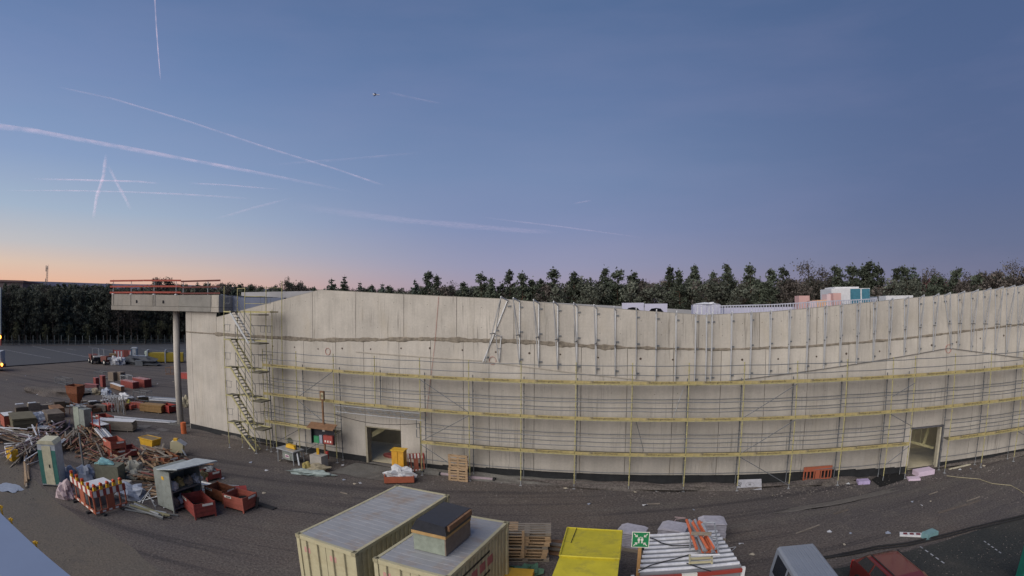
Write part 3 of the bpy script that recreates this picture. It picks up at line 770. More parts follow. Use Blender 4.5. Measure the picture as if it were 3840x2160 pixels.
def make_tree(kind, seed, h=14.0):
    rng = np.random.default_rng(seed); rr = random.Random(seed)
    tr = MB(); pts = []
    lean = Vector((rr.uniform(-.03, .03), rr.uniform(-.03, .03), 1))
    N = 7; r0 = .011 * h + .02
    ax_ = [Vector((lean.x * h * i / N + rr.uniform(-.05, .05), lean.y * h * i / N + rr.uniform(-.05, .05), h * i / N * .98)) for i in range(N + 1)]
    for i in range(N): tr.tube(ax_[i], ax_[i + 1], r0 * (1 - i / N) + .02, 6, r0 * (1 - (i + 1) / N) + .015, cap=False)
    def at(f): i = min(int(f * N), N - 1); return ax_[i].lerp(ax_[i + 1], f * N - i)
    if kind == 'spruce':
        L = int(h * 2.2)
        for k in range(L):
            f = .12 + .87 * k / L; rad = (1 - f) ** .8 * h * .20 * rr.uniform(.75, 1.2) + .12
            for j in range(rr.randint(4, 6)):
                th = rr.uniform(0, 6.28); p = at(f); e = p + Vector((math.cos(th) * rad, math.sin(th) * rad, -rad * .12))
                tr.tube(p, e, .022, 3, .008, cap=False)
                m = max(4, int(rad * 15)); t = rng.uniform(.15, 1.05, m)[:, None]
                c = np.array(p)[None] * (1 - t) + np.array(e)[None] * t; c += rng.normal(size=c.shape) * np.array([.13, .13, .10]) * (.6 + rad * .25)
                pts.append(c)
        size = .19
    elif kind in ('pine',):
        L = int(h * 2.3)
        base = rr.uniform(.10, .26)
        for k in range(L):
            f = base + (1 - base) * k / L + rr.uniform(-.012, .012); q = (f - base) / (1 - base)
            rad = h * (.018 + .15 * (1 - q) ** .85 * min(1, q * 5 + .5)) * rr.uniform(.45, 1.35) + .08
            for j in range(rr.randint(2, 4)):
                th = rr.uniform(0, 6.28); p = at(min(f, .99)); e = p + Vector((math.cos(th) * rad, math.sin(th) * rad, rad * rr.uniform(-.05, .5)))
                tr.tube(p, e, .035, 3, .012, cap=False)
                for c_ in range(3):
                    c0 = p.lerp(e, (.45, .75, 1.0)[c_]); m = rr.randint(10, 18)
                    c = np.array(c0)[None] + rng.normal(size=(m, 3)) * np.array([.21, .21, .15]) * (h / 15)
                    pts.append(c)
        c = np.array(at(.97))[None] + rng.normal(size=(16, 3)) * np.array([.10, .10, .38]); pts.append(c)
        size = .155
    else:
        dens = {'broad': 26, 'brown': 22, 'red': 22, 'bare': 6, 'young': 22}[kind]
        base = .16 if kind != 'bare' else .25
        nb = 34
        for k in range(nb):
            f = base + (.97 - base) * (k / nb); q = (f - base) / (1 - base)
            rad = h * .19 * (math.sin(math.pi * min(1, q * .75 + .22))) ** .7 * rr.uniform(.55, 1.2)
            th = rr.uniform(0, 6.28); p = at(f * .95); e = p + Vector((math.cos(th) * rad, math.sin(th) * rad, rad * rr.uniform(.3, .9)))
            tr.tube(p, e, .045, 4, .015, cap=False)
            for j in range(4 if kind != 'bare' else 7):
                s0 = p.lerp(e, rr.uniform(.4, 1)); e2 = s0 + Vector((rr.uniform(-1, 1), rr.uniform(-1, 1), rr.uniform(.0, 1.2))) * rad * .42
                tr.tube(s0, e2, .022, 3, .006, cap=False)
                c = np.array(e2)[None] + rng.normal(size=(dens, 3)) * .27 * (h / 14); pts.append(c)
        size = .17 if kind != 'bare' else .12
    c = np.concatenate(pts); v = leaves(c, size * h / 14, rng)
    me = bpy.data.meshes.new('crown'); n = len(v)
    me.vertices.add(n); me.vertices.foreach_set('co', v.ravel()); me.loops.add(n); me.loops.foreach_set('vertex_index', np.arange(n))
    me.polygons.add(n // 3); me.polygons.foreach_set('loop_start', np.arange(0, n, 3)); me.polygons.foreach_set('loop_total', np.full(n // 3, 3))
    me.update(); me.materials.append(LM[kind])
    return tr.mesh('trunk', m_barkp if kind == 'pine' else m_bark), me, h
TREES = {k: [make_tree(k, s + 10) for s in range(n)] for k, n in (('pine', 5), ('spruce', 3), ('broad', 4), ('brown', 3), ('red', 1), ('bare', 3), ('young', 2))}
NAMES = {'pine': 'pine_tree', 'spruce': 'spruce_tree', 'broad': 'deciduous_tree', 'brown': 'deciduous_tree', 'red': 'deciduous_tree', 'bare': 'bare_tree', 'young': 'young_tree'}
def tree(kind, p, ztop, label, group, sink=0.0):
    tm, cm, h = rnd.choice(TREES[kind]); s = ztop / (h * .99)
    o = thing(NAMES[kind], label, 'tree', (p.x, p.y, 0), rnd.uniform(0, 6.28), group); o.scale = (s * rnd.uniform(.85, 1.15),) * 2 + (s,)
    inst(tm, 'trunk', o); inst(cm, 'crown', o)
    return o
GB = 'trees standing behind the concrete building'
GL = 'trees of the wood beyond the far parking area'
LBL = {'pine': 'dark pine with ragged crown in the tree row behind the concrete building', 'spruce': 'slim pointed spruce in the tree row behind the building roof edge',
       'broad': 'dark green leafy tree in the tree row behind the concrete building', 'brown': 'brownish autumn leafy tree in the row behind the concrete building',
       'bare': 'thin half bare tree showing sky through its twigs behind the building', 'red': 'reddish autumn tree in the row behind the right end of the building'}
def tdist(x): return interp([(0, 152), (700, 150), (1000, 128), (1500, 104), (1900, 90), (2600, 82), (3840, 74)], x)
TOPS = [(1068, 1036, 'bare'), (1030, 1062, 'spruce'), (1245, 1037, 'spruce'), (1294, 1026, 'spruce'), (1350, 1050, 'spruce'), (1392, 1068, 'spruce'), (1435, 1055, 'spruce'), (1555, 1040, 'spruce'), (1607, 1016, 'pine'), (1640, 1034, 'pine'), (1686, 1052, 'bare'),
        (1730, 1060, 'pine'), (1807, 1024, 'pine'), (1842, 1042, 'pine'), (1916, 1014, 'pine'), (1962, 1022, 'pine'), (2010, 1060, 'bare'), (2078, 1007, 'pine'), (2150, 1021, 'pine'), (2180, 1028, 'broad'), (2271, 1002, 'pine'), (2312, 1010, 'pine'), (2372, 1020, 'pine'),
        (2420, 1052, 'brown'), (2510, 1000, 'pine'), (2548, 1012, 'pine'), (2605, 995, 'pine'), (2672, 1020, 'pine'), (2722, 986, 'pine'), (2815, 992, 'pine'), (2770, 1040, 'bare'), (2895, 1012, 'pine'), (2940, 1000, 'pine'), (3026, 972, 'bare'), (3095, 996, 'bare'),
        (3140, 995, 'pine'), (3200, 994, 'pine'), (3238, 996, 'pine'), (3265, 976, 'pine'), (3295, 992, 'pine'), (3352, 1006, 'pine'), (3394, 996, 'pine'), (3424, 985, 'spruce'), (3456, 1004, 'bare'), (3510, 1000, 'bare'), (3495, 1030, 'red'), (3585, 1004, 'pine'),
        (3640, 1010, 'bare'), (3670, 1006, 'brown'), (3740, 1000, 'brown'), (3795, 968, 'bare'), (3850, 985, 'brown')]
LAND = [(1150, 'just right of the stair tower'), (1330, 'above the peak of the wall'), (1600, 'left of the red chalk line'), (1860, 'above the wall left of the leaning outrigger frame'), (2060, 'above the first outrigger frames'),
        (2330, 'left of the arched white covers'), (2520, 'above the arched white covers'), (2740, 'above the pale roof crate'), (2990, 'above the roof railing'), (3122, 'above the pink insulation packs'),
        (3300, 'behind the white and teal roof cabin'), (3430, 'above the long white roof pack'), (3600, 'above the gable point of the wall line'), (9999, 'behind the far right end of the wall')]
KW = {'pine': 'dark ragged pine', 'spruce': 'slim pointed spruce', 'bare': 'half bare thin tree', 'broad': 'leafy green tree', 'brown': 'brownish autumn tree', 'red': 'reddish autumn tree'}
cnt = {}
for x, y, k in sorted(TOPS):
    d = tdist(x) + rnd.uniform(-3, 3); p = At(x, y, d)
    ld_ = next(n_ for lim, n_ in LAND if x < lim); q = (ld_, k); cnt[q] = cnt.get(q, 0) + 1
    tot = sum(1 for X, Y, K in TOPS if K == k and next(n_ for lim, n_ in LAND if X < lim) == ld_)
    tree(k, p, p.z, (KW[k] + ' ' if tot == 1 else ORD[cnt[q]] + ' ' + KW[k] + ' from left, ') + ld_, GB)
x = 880
while x < 3920:           # the lower trees between them
    d = tdist(x) + rnd.uniform(-6, 8)
    yb = interp([(880, 1066), (1500, 1070), (1900, 1058), (2600, 1046), (3200, 1042), (3840, 1028)], x) + rnd.uniform(-14, 16)
    k = rnd.choice(['broad', 'broad', 'brown', 'pine', 'pine', 'spruce'] if x < 2400 else ['broad', 'pine', 'brown', 'brown', 'pine'] )
    p = At(x, yb, d); tree(k, p, p.z, LBL[k], GB)
    if x > 1000:
        d2 = d + rnd.uniform(6, 14); p = At(x + 12, yb + 8, d2); tree(rnd.choice(['broad', 'brown']), p, p.z, 'leafy tree half hidden in the second row behind the concrete building', GB)
    x += rnd.uniform(24, 42)
LL = {'pine': 'dark pine standing among the wood beyond the far parking area', 'spruce': 'narrow spruce standing among the wood beyond the far parking area',
      'broad': 'dark leafy tree of the wood beyond the far parking area', 'young': 'low yellowish young tree at the wood edge behind the far mesh fence', 'bare': 'thin birch like tree at the wood edge beyond the far fence', 'brown': 'brownish leafy tree of the wood beyond the far parking area'}
def fence_pt(x): return G(x, interp([(0, 1293), (500, 1293), (716, 1287), (1000, 1280)], x))
for row in range(3):
    x = -60 + row * 9
    while x < 1040 - row * 60:
        f = fence_pt(min(x, 716)); d = math.hypot(f.x, f.y) + 4 + row * 6 + rnd.uniform(-1.5, 1.5)
        yt = interp([(0, 1066), (600, 1072), (716, 1062), (1040, 1070)], x) + rnd.uniform(-12, 12) + (14 if row == 0 else 0)
        if row == 1 and 560 < x < 640: yt = 1036
        k = rnd.choice(['broad', 'broad', 'spruce', 'pine', 'brown', 'broad'] if row else ['broad', 'broad', 'spruce', 'bare'])
        p = At(x, yt, d); tree(k, p, p.z, LL[k], GL)
        x += rnd.uniform(17, 27)
for x in (60, 170, 260, 330, 545, 600, 640):
    f = fence_pt(x); p = At(x, rnd.uniform(1195, 1235), math.hypot(f.x, f.y) + 1.5); tree('young', p, p.z, LL['young'], GL)
# undergrowth closing the foot of both rows
rng = np.random.default_rng(3)
def undergrowth(x0, x1, n, dfn, hmax, nm, lab):
    c = np.empty((n, 3))
    for i in range(n):
        x = rng.uniform(x0, x1); d = dfn(x) + rng.uniform(0, 16); dr = ray(x, 1120); q = Vector((dr.x, dr.y)).normalized() * d
        c[i] = (q.x, q.y, hmax * rng.uniform(0, 1) ** 1.3)
    v = leaves(c, .55, rng); k = len(v)
    o = MB(); o.v = [tuple(a) for a in v]; o.f = [(i, i + 1, i + 2) for i in range(0, k, 3)]
    tag(o.build(nm, LM['broad']), lab, 'undergrowth', kind='stuff')
undergrowth(-60, 1000, 26000, lambda x: math.hypot(*fence_pt(min(x, 716)).xy) + 5, 9, 'undergrowth', 'dense dark undergrowth filling the foot of the far wood')
undergrowth(900, 3950, 30000, lambda x: tdist(x) + 2, 8.5, 'undergrowth', 'dense dark undergrowth below the tree row behind the building')

# far mesh fence
fn = thing('mesh_fence', 'long pale post and wire mesh fence in front of the far wood', 'fence', fence_pt(0))
A0 = fence_pt(-60); B0 = fence_pt(716); o0 = fn.location.copy()
nP = 30; pmesh = MB().bar((0, 0, 0), (0, 0, 2.3), .09, .09).mesh('fence_post', M('pale_fence_post', (.20, .22, .22), .7))
m_wire = M('fence_wire', (.12, .14, .14), .7)
for k in range(nP + 1):
    p = A0.lerp(B0, k / nP) - o0; inst(pmesh, 'fence_post', fn, (p.x, p.y, 0))
    if k < nP:
        q = A0.lerp(B0, (k + 1) / nP) - o0; w = MB()
        for z in (.2, .7, 1.1): w.bar((p.x, p.y, z), (q.x, q.y, z), .04, .05)
        for j in range(1, 5):
            r = p.lerp(q, j / 5); w.bar((r.x, r.y, .1), (r.x, r.y, 1.2), .03, .04)
        w.build('wire_panel', m_wire, fn)
# antenna mast on the horizon
b = At(177, 1040, 900); am = thing('antenna_mast', 'slender lattice antenna mast rising above the far wood on the left', 'antenna mast', (b.x, b.y, 0))
zt = At(177, 993, 900).z
m_ant = M('mast_steel', (.22, .20, .19), .7)
mb = MB()
for sx, sy in ((-1, -1), (1, -1), (0, 1)): mb.tube((sx * 1.6, sy * 1.6, 0), (sx * 1.1, sy * 1.1, zt - 4), .28, 4)
for k in range(int((zt - 4) / 3.5)): mb.tube((-1.5, -1.5, k * 3.5), (1.5, -1.5, k * 3.5 + 3.5), .16, 3).tube((1.5, -1.5, k * 3.5), (0, 1.5, k * 3.5 + 3.5), .16, 3)
mb.build('lattice_shaft', m_ant, am)
for z, sx in ((zt - 6, -2.4), (zt - 10, -2.4), (zt - 26, -2.2), (zt - 30, -2.2), (zt - 7, 1.8)): MB().box(sx - .5, sx + .5, -2, -1, z, z + 5).build('antenna_panel', m_ant, am)
MB().tube((1, 0, zt - 5), (1, 0, zt), .3, 4).build('tip', m_ant, am)
# edge of a flat-roofed building far left
b = At(14, 1060, 190); hb = thing('flat_roofed_building', 'far flat roofed building peeping over the wood at the left edge', 'building', (b.x, b.y, 0), R(-58))
MB().box(-12, 6, 0, 10, 0, b.z).build('wall', M('far_wall', (.16, .12, .12)), hb); MB().box(-12.5, 6.5, -.5, 10.5, b.z, b.z + .6).build('roof', M('far_roof', (.14, .09, .09)), hb)


# ------------------------------------------------------------------ generic site goods
def crate(label, p, rz, L=1.2, Wd=.8, H=.6, m=None, fill=None, group='red steel crates about the yard', plates=True):
    m = m or m_red
    t = thing('steel_crate', label, 'crate', p, rz, group)
    for sx in (-1, 1):
        for sy in (-1, 1): MB().box(sx * L / 2 - .04, sx * L / 2 + .04, sy * Wd / 2 - .04, sy * Wd / 2 + .04, -.0, H + .03).build('leg', m, t)
    def side(a0, a1, fixed, axis):
        mb = MB(); nR = 3; z = .12
        for k in range(nR):
            za = z + (H - .12) * k / nR; zb = z + (H - .12) * (k + 1) / nR
            for (u0, u1, off) in ((za, za + (zb - za) * .6, .018), (za + (zb - za) * .6, zb, 0)):
                s = 1 if fixed > 0 else -1
                f0, f1 = fixed + s * off - .012, fixed + s * off + .012
                if axis == 'x': mb.box(a0, a1, f0, f1, u0, u1)
                else: mb.box(f0, f1, a0, a1, u0, u1)
        return mb
    for s in (-1, 1):
        a = side(-L / 2, L / 2, s * Wd / 2, 'x').build('side_panel', m, t)
        b = side(-Wd / 2, Wd / 2, s * L / 2, 'y').build('side_panel', m, t)
        if plates:
            MB().box(-L * .45, -L * .08, s * (Wd / 2 + .034) - .006, s * (Wd / 2 + .034) + .006, H - .15, H - .04).build('name_plate', m_whref, a)
            MB().box(-L * .34, -L * .12, s * (Wd / 2 + .042) - .004, s * (Wd / 2 + .042) + .004, H - .12, H - .07).build('plate_print', m_ink, a)
            MB().box(s * (L / 2 + .034) - .006, s * (L / 2 + .034) + .006, -Wd * .1, Wd * .42, H - .15, H - .04).build('name_plate', m_whref, b)
    MB().box(-L / 2, L / 2, -Wd / 2, Wd / 2, .1, .13).build('floor', M('crate_floor', (.05, .04, .035), .9), t)
    return t
def pallet_mesh():
    mb = MB()
    for k in range(5): mb.box(-.6, .6, -.4 + k * .175, -.4 + k * .175 + .1, .122, .144)
    for y in (-.35, 0, .35):
        mb.box(-.6, .6, y - .05, y + .05, 0, .022)
        for x in (-.53, 0, .53): mb.box(x - .07, x + .07, y - .05, y + .05, .022, .10)
    for x in (-.53, 0, .53): mb.box(x - .07, x + .07, -.4, .4, .10, .122)
    return mb
_pal = pallet_mesh().mesh('wooden_pallet', m_wood); _palg = pallet_mesh().mesh('wooden_pallet', m_woodg)
def pallet(label, loc, rot=(0, 0, 0), group=None, grey=False):
    o = inst(_palg if grey else _pal, 'wooden_pallet', None, loc, rot); o['kind_part'] = 1; del o['kind_part']
    return tag(o, label, 'pallet', group)
def pile(name, label, cat, p, rz, n, Lr, sec, spread, mats, pname='plank', height=.0, tilt=.12, group=None, yaw=.35):
    t = thing(name, label, cat, p, rz, group); cs = {}
    for k in range(n):
        L = rnd.uniform(*Lr); m = rnd.choice(mats); key = (round(L, 1), m.name)
        if key not in cs: cs[key] = MB().box(-L / 2, L / 2, -sec[0] / 2, sec[0] / 2, -sec[1] / 2, sec[1] / 2).mesh(pname, m)
        f = k / n
        sx, sy = spread
        z = sec[1] / 2 + .02 + f * height * (1 - abs(rnd.gauss(0, .2)))
        inst(cs[key], pname, t, (rnd.uniform(-sx, sx) * (1 - .4 * f), rnd.uniform(-sy, sy) * (1 - .5 * f), max(z, sec[1] / 2 + abs(math.sin(tilt)) * L * .25)),
             (rnd.uniform(-.3, .3), rnd.uniform(-tilt, tilt), rnd.gauss(0, yaw)))
    return t
def board_stack(name, label, cat, p, rz, L, Wd, H, m, n=6, group=None, pname='board', bearers=True):
    t = thing(name, label, cat, p, rz, group); th = H / n
    for k in range(n):
        MB().box(-L / 2, L / 2, -Wd / 2, Wd / 2, (.1 if bearers else 0) + k * th, (.1 if bearers else 0) + (k + 1) * th - .012).build(pname, m, t, loc=(rnd.uniform(-.02, .02) * L, rnd.uniform(-.03, .03) * Wd, 0))
    if bearers:
        for x in (-L * .35, L * .35): MB().box(x - .05, x + .05, -Wd / 2, Wd / 2, 0, .098).build('bearer', m_woodg, t)
    return t
def bag(name, label, cat, p, rx, ry, rz, m, seed=1, amp=.5, group=None, rot=0, freq=1.6):
    o = MB().blob((0, 0, rz * .5), rx, ry, rz, seed, amp, 16, 10, floor=.0, freq=freq).build(name, m, smooth=False, loc=p, rot=(0, 0, rot))
    return tag(o, label, cat, group)
def flat_piece(name, label, cat, p, L, Wd, th, rz, m, group=None, tilt=0.0):
    o = MB().box(-L / 2, L / 2, -Wd / 2, Wd / 2, 0, th).build(name, m, loc=p, rot=(tilt, 0, rz)); return tag(o, label, cat, group)
def frame_stack(label, p, rz, L, Wd, H, m, nb=6, name='mesh_pallet_cage', cat='cage', group=None):
    t = thing(name, label, cat, p, rz, group)
    for sx in (-1, 1):
        for sy in (-1, 1): MB().box(sx * L / 2 - .03, sx * L / 2 + .03, sy * Wd / 2 - .03, sy * Wd / 2 + .03, 0, H).build('corner_post', m, t)
    for z in (.12, H - .03):
        MB().bar((-L / 2, -Wd / 2, z), (L / 2, -Wd / 2, z), .04, .05).bar((-L / 2, Wd / 2, z), (L / 2, Wd / 2, z), .04, .05).bar((-L / 2, -Wd / 2, z), (-L / 2, Wd / 2, z), .04, .05).bar((L / 2, -Wd / 2, z), (L / 2, Wd / 2, z), .04, .05).build('ring_frame', m, t)
    w = MB()
    for k in range(1, nb): 
        x = -L / 2 + L * k / nb; w.tube((x, -Wd / 2, .12), (x, -Wd / 2, H), .012, 4).tube((x, Wd / 2, .12), (x, Wd / 2, H), .012, 4)
    w.build('mesh_bars', m, t)['kind'] = 'stuff'
    return t

# ---- red crates by the grey cabinet
def crate_at(pl, pc, pr, label, m=None, H=.62, **k):
    a, c, b = G(*pl), G(*pc), G(*pr)
    rz = ang(a, c); L = (c - a).length; Wd = max(.7, min(1.15, (b - c).length))
    ce = (a + c) / 2 + Vector((-math.sin(rz), math.cos(rz), 0)) * Wd / 2
    return crate(label, ce, rz, min(L, 2.0), Wd, H, m, **k)
m_red2 = M('bright_red_steel_paint', (.34, .055, .045), .6, 0, .15, 4)
crate_at((690, 1905), (735, 1950), (792, 1925), 'dark red steel crate standing in front of the open grey cabinet', H=.78)
crate_at((845, 1905), (915, 1925), (950, 1897), 'bright orange red steel crate, rightmost of the crates near the cabinet', M('orange_red_crate', (.30, .085, .06), .6, 0, .2, 4), H=.78)
crate_at((775, 1868), (838, 1890), (868, 1868), 'rusty brown steel crate with tubes lying over it behind the red ones', m_rust, H=.7)
crate_at((752, 1795), (780, 1808), (828, 1795), 'red steel crate filled with clamps behind the cabinet flap', H=.55)
bag('clamp_heap', 'small heap of grey clamps filling the crate behind the cabinet', 'clamps', G(790, 1786) + Vector((0, 0, .3)), .45, .3, .22, m_galvd, 4)
for i, (x, y, z, nm) in enumerate(((435, 1712, 0, 'lower'), (435, 1712, .62, 'upper'))):
    crate(nm + ' of two stacked red crates left of the scrap heap behind the portable toilet', G(x, y) + Vector((0, 0, z)), R(-25), 1.5, 1.1, .6, M('faded_red_crate', (.33, .09, .06), .7, 0, .2, 3))
crate('red crate beside the two stacked red crates at the scrap heap', G(487, 1707), R(-30), 1.2, .9, .6)
crate('bright red crate on gravel left of the round column foot', G(632, 1545), R(-12), 1.35, .95, .75, m_red2)
crate('rusty steel crate with plates half buried in the scrap timber heap', G(628, 1745), R(-25), 1.5, 1.1, .7, m_rust)
crate('dark red crate standing behind the white table boards', G(395, 1592), R(-20), 1.7, 1.0, .8, M('dark_red_crate', (.22, .05, .04), .7))
tt = thing('yellow_tub', 'yellow rectangular mortar tub on top of boards at the scrap heap', 'tub', G(567, 1690) + Vector((0, 0, .42)), R(-8))
MB().prism([(-.62, 0), (.62, 0), (.75, .5), (-.75, .5)], -.45, .45).build('tub_body', m_yellow, tt)
MB().box(-.8, .8, -.5, -.44, .48, .54).box(-.8, .8, .44, .5, .48, .54).box(-.8, -.74, -.44, .44, .48, .54).box(.74, .8, -.44, .44, .48, .54).build('rim', m_yellow, tt)
MB().box(-.7, .7, -.42, .42, .47, .52).build('tub_content', M('tub_content', (.20, .15, .08)), tt)
board_stack('board_stack', 'stack of pale boards carrying the yellow tub', 'boards', G(580, 1700), R(-15), 2.3, .9, .38, m_woodg, 4)

# ---- open grey cabinet with raised flap and shelves
a, c, b = G(605, 1905), G(655, 1925), G(763, 1885)
cab = thing('open_tool_cabinet', 'large grey green steel cabinet with its flap raised over cluttered shelves', 'cabinet', c, ang(c, b))
Lc = (b - c).length; hC = 2.1; dC = 1.35
MB().box(-.04, 0, 0, dC, .12, hC).box(-.05, .03, -.05, .03, 0, hC + .05).build('side_panel', m_grey, cab)
MB().box(-.055, -.04, dC * .35, dC * .5, hC - .45, hC - .28).build('yellow_sticker', m_yellow, cab)
MB().box(Lc, Lc + .04, 0, dC, .12, hC - .1).build('side_panel', m_grey, cab)
MB().box(0, Lc, dC, dC + .04, .12, hC).build('back_panel', m_grey, cab)
MB().poly([(-.2, -1.0, hC + .42), (Lc + .5, -1.0, hC + .25), (Lc + .5, dC * .6, hC + .05), (-.2, dC * .6, hC + .05), (-.2, -1.0, hC + .47), (Lc + .5, -1.0, hC + .30), (Lc + .5, dC * .6, hC + .1), (-.2, dC * .6, hC + .1)],
          [(0, 3, 2, 1), (4, 5, 6, 7), (0, 1, 5, 4), (1, 2, 6, 5), (2, 3, 7, 6), (3, 0, 4, 7)]).build('raised_flap', M('pale_flap', (.38, .42, .43), .55), cab)
MB().box(0, Lc, 0, dC, hC - .02, hC + .03).build('top_panel', m_grey, cab)
for z in (.15, 1.05): MB().box(0, Lc, .0, dC, z, z + .05).build('shelf', m_galvd, cab)
MB().tube((.1, 0, hC), (.0, -.8, hC + .35), .02).build('gas_strut', m_galvd, cab); MB().tube((Lc, 0, hC), (Lc + .2, -.8, hC + .25), .02).build('gas_strut', m_galvd, cab)
for k in range(9):
    z = .2 if k % 2 else 1.1
    o = bag('stored_sack', 'sack of material stored in the open cabinet', 'sack', cab.matrix_basis @ Vector((.4 + (k // 2) * .55, .35 + .12 * (k % 3), z)), .34, .28, .30, (m_bag, m_woodg, m_yelboard)[k % 3], k, .5, group='sacks on the cabinet shelves')
pile('steel_tube_bundle', 'dull steel props lying on the ground left of the cabinet', 'tubes', G(560, 1930), R(3), 14, (1.8, 3.2), (.07, .07), (.5, .35), [m_galvd, m_galv, M('olive_tube', (.20, .19, .12))], 'tube', .25, .05, yaw=.12)
pile('steel_tube_bundle', 'blue grey tubes lying behind the rusty crate', 'tubes', G(810, 1838), R(8), 12, (1.8, 3.0), (.08, .08), (.5, .5), [m_galvd, M('blue_tube', (.14, .18, .28)), m_galv], 'tube', .3, .05, yaw=.2)
fs = thing('trestle_frames', 'tangle of grey steel trestle frames leaning left of the cabinet', 'trestle', G(560, 1895), .2)
for k in range(12):
    p_ = Vector((rnd.uniform(-1.2, 1.2), rnd.uniform(-.6, .6), .05)); q_ = p_ + Vector((rnd.uniform(-1.3, 1.3), rnd.uniform(-.5, .5), rnd.uniform(.2, 1.1)))
    MB().tube(p_, q_, .025, 6).build('frame_tube', m_galv, fs)
flat_piece('red_steel_plate', 'bent red steel plate leaning behind the orange red crate', 'plate', G(885, 1850) + Vector((0, 0, .1)), 1.3, .8, .04, R(35), m_red2, tilt=R(25))
flat_piece('black_board', 'long black board lying on gravel right of the crates', 'board', G(985, 1895), 1.8, .35, .05, R(-18), m_dark)
o = MB().box(-.9, .9, -.02, .02, 0, .6)  .build('formwork_board', m_dark, loc=G(920, 1893), rot=(R(-20), 0, R(-16))); tag(o, 'black panel leaning behind the orange red crate', 'board')

# ---- scrap heap
woods = [m_woodg, m_woodg, m_woodb, m_woodb, m_wood, M('dark_wet_wood', (.07, .055, .045), .9, 0, .3, 3), M('maroon_board', (.16, .06, .05), .85)]
HG = 'scrap timber heaps in the yard'
for i, (x, y, n, lr, sp, h, rz, lab) in enumerate((
    (600, 1735, 46, (1.2, 3.0), (2.0, 1.2), 1.0, -.5, 'heap of broken red brown formwork timber behind the raised cabinet flap'),
    (690, 1745, 24, (1.2, 2.6), (1.4, .8), .5, -.3, 'low spread of dark timber right of the scrap heap'),
    (560, 1800, 36, (1.0, 2.6), (1.8, .9), .7, .1, 'heap of planks and plates left of the grey cabinet'),
    (575, 1860, 26, (.8, 2.4), (1.4, .6), .4, .2, 'low heap of brown boards beside the cabinet side panel'),
    (480, 1760, 34, (1.2, 3.0), (1.8, 1.0), .9, -.6, 'dark timber heap behind the portable toilet'),
    (380, 1700, 40, (1.4, 3.6), (2.4, 1.4), .9, -.7, 'large heap of mixed timber between toilet and stacked crates'),
    (270, 1668, 40, (1.4, 3.6), (2.4, 1.6), .9, -.9, 'heap of scrap boards just behind the portable toilet'),
    (110, 1700, 40, (1.6, 3.8), (2.6, 1.5), 1.0, -1.0, 'heap of thin planks above the small yellow box'),
    (50, 1650, 40, (2.0, 5.0), (3.2, 1.8), 1.1, .35, 'long timber stack at the left edge with white profiles'),
    (190, 1620, 36, (1.4, 4.0), (3.2, 1.8), 1.0, -.9, 'heap of planks and pale laths in the middle of the yard'),
    (330, 1625, 30, (1.4, 4.0), (3.0, 1.5), .8, -.6, 'heap of laths and dark scrap behind the stacked crates'))):
    mats = woods if i not in (8, 9, 7) else [m_woodg, m_woodb, m_white, m_woodg, M('mauve_plastic', (.22, .16, .18))]
    pile('timber_heap', lab, 'timber heap', G(x, y), rz, int(n * 1.5), lr, (rnd.uniform(.09, .16), .04), sp, mats, 'plank', h * .8, .10, HG, yaw=.5 if i < 6 else .3)
pile('edge_boards', 'row of long boards edging the timber heaps along the road', 'boards', G(100, 1760), R(-37), 8, (3.5, 5.5), (.14, .08), (3.2, .15), [m_woodg, m_wood], 'plank', .15, .01, yaw=.03)
# white / silver profiles
PG = 'bundles of pale profiles'
for (x, y, rz, L, n, lab) in ((395, 1655, R(-33), 4.6, 5, 'bundle of long silver profiles sloping down beside the white table boards'), (130, 1625, R(32), 4.2, 4, 'bundle of white profiles on the timber stack at the left'),
                           (215, 1690, R(-62), 2.8, 5, 'pale boards fanned out left of the portable toilet'), (500, 1575, R(14), 8.5, 5, 'long thin silver profiles lying behind the white boards'),
                           (640, 1505, R(13), 9.0, 6, 'long white insulated panels lying left of and behind the round column')):
    t = thing('profile_bundle', lab, 'profiles', G(x, y) + Vector((0, 0, .5 if y > 1600 else .05)), rz, PG)
    for k in range(n):
        MB().box(-L / 2, L / 2, -.06, .06, 0, .08).build('profile', (m_white, m_galv, m_bagb)[k % 3], t, loc=(rnd.uniform(-.3, .3), k * (.34 if y < 1510 else .2) - .4, .02 * (k % 2)), rot=(0, 0, rnd.uniform(-.03, .03)))
# white table with red frame
t = thing('red_frame_trestle', 'red steel trestle frame carrying a white board in the yard', 'trestle', G(370, 1622), R(-14))
for x in (-1.2, 0, 1.2):
    for y in (-.5, .5): MB().box(x - .04, x + .04, y - .04, y + .04, 0, 1.75 if y < 0 else .8).build('leg', m_red2, t)
MB().bar((-1.25, -.5, .75), (1.25, -.5, .75), .06, .08).bar((-1.25, .5, .75), (1.25, .5, .75), .06, .08).build('cross_rail', m_red2, t)
MB().box(-1.2, 1.2, -.46, .46, .8, .84).build('white_board', m_white, t)
board_stack('panel_stack', 'long stack of boards topped with a white sheet beside the red trestle', 'panel stack', G(440, 1612), R(22), 3.4, 1.2, .7, m_woodg, 6)
o = flat_piece('white_sheet', 'white sheet lying on the long board stack beside the red trestle', 'sheet', G(440, 1612) + Vector((0, 0, .82)), 3.5, 1.1, .03, R(22), m_white)
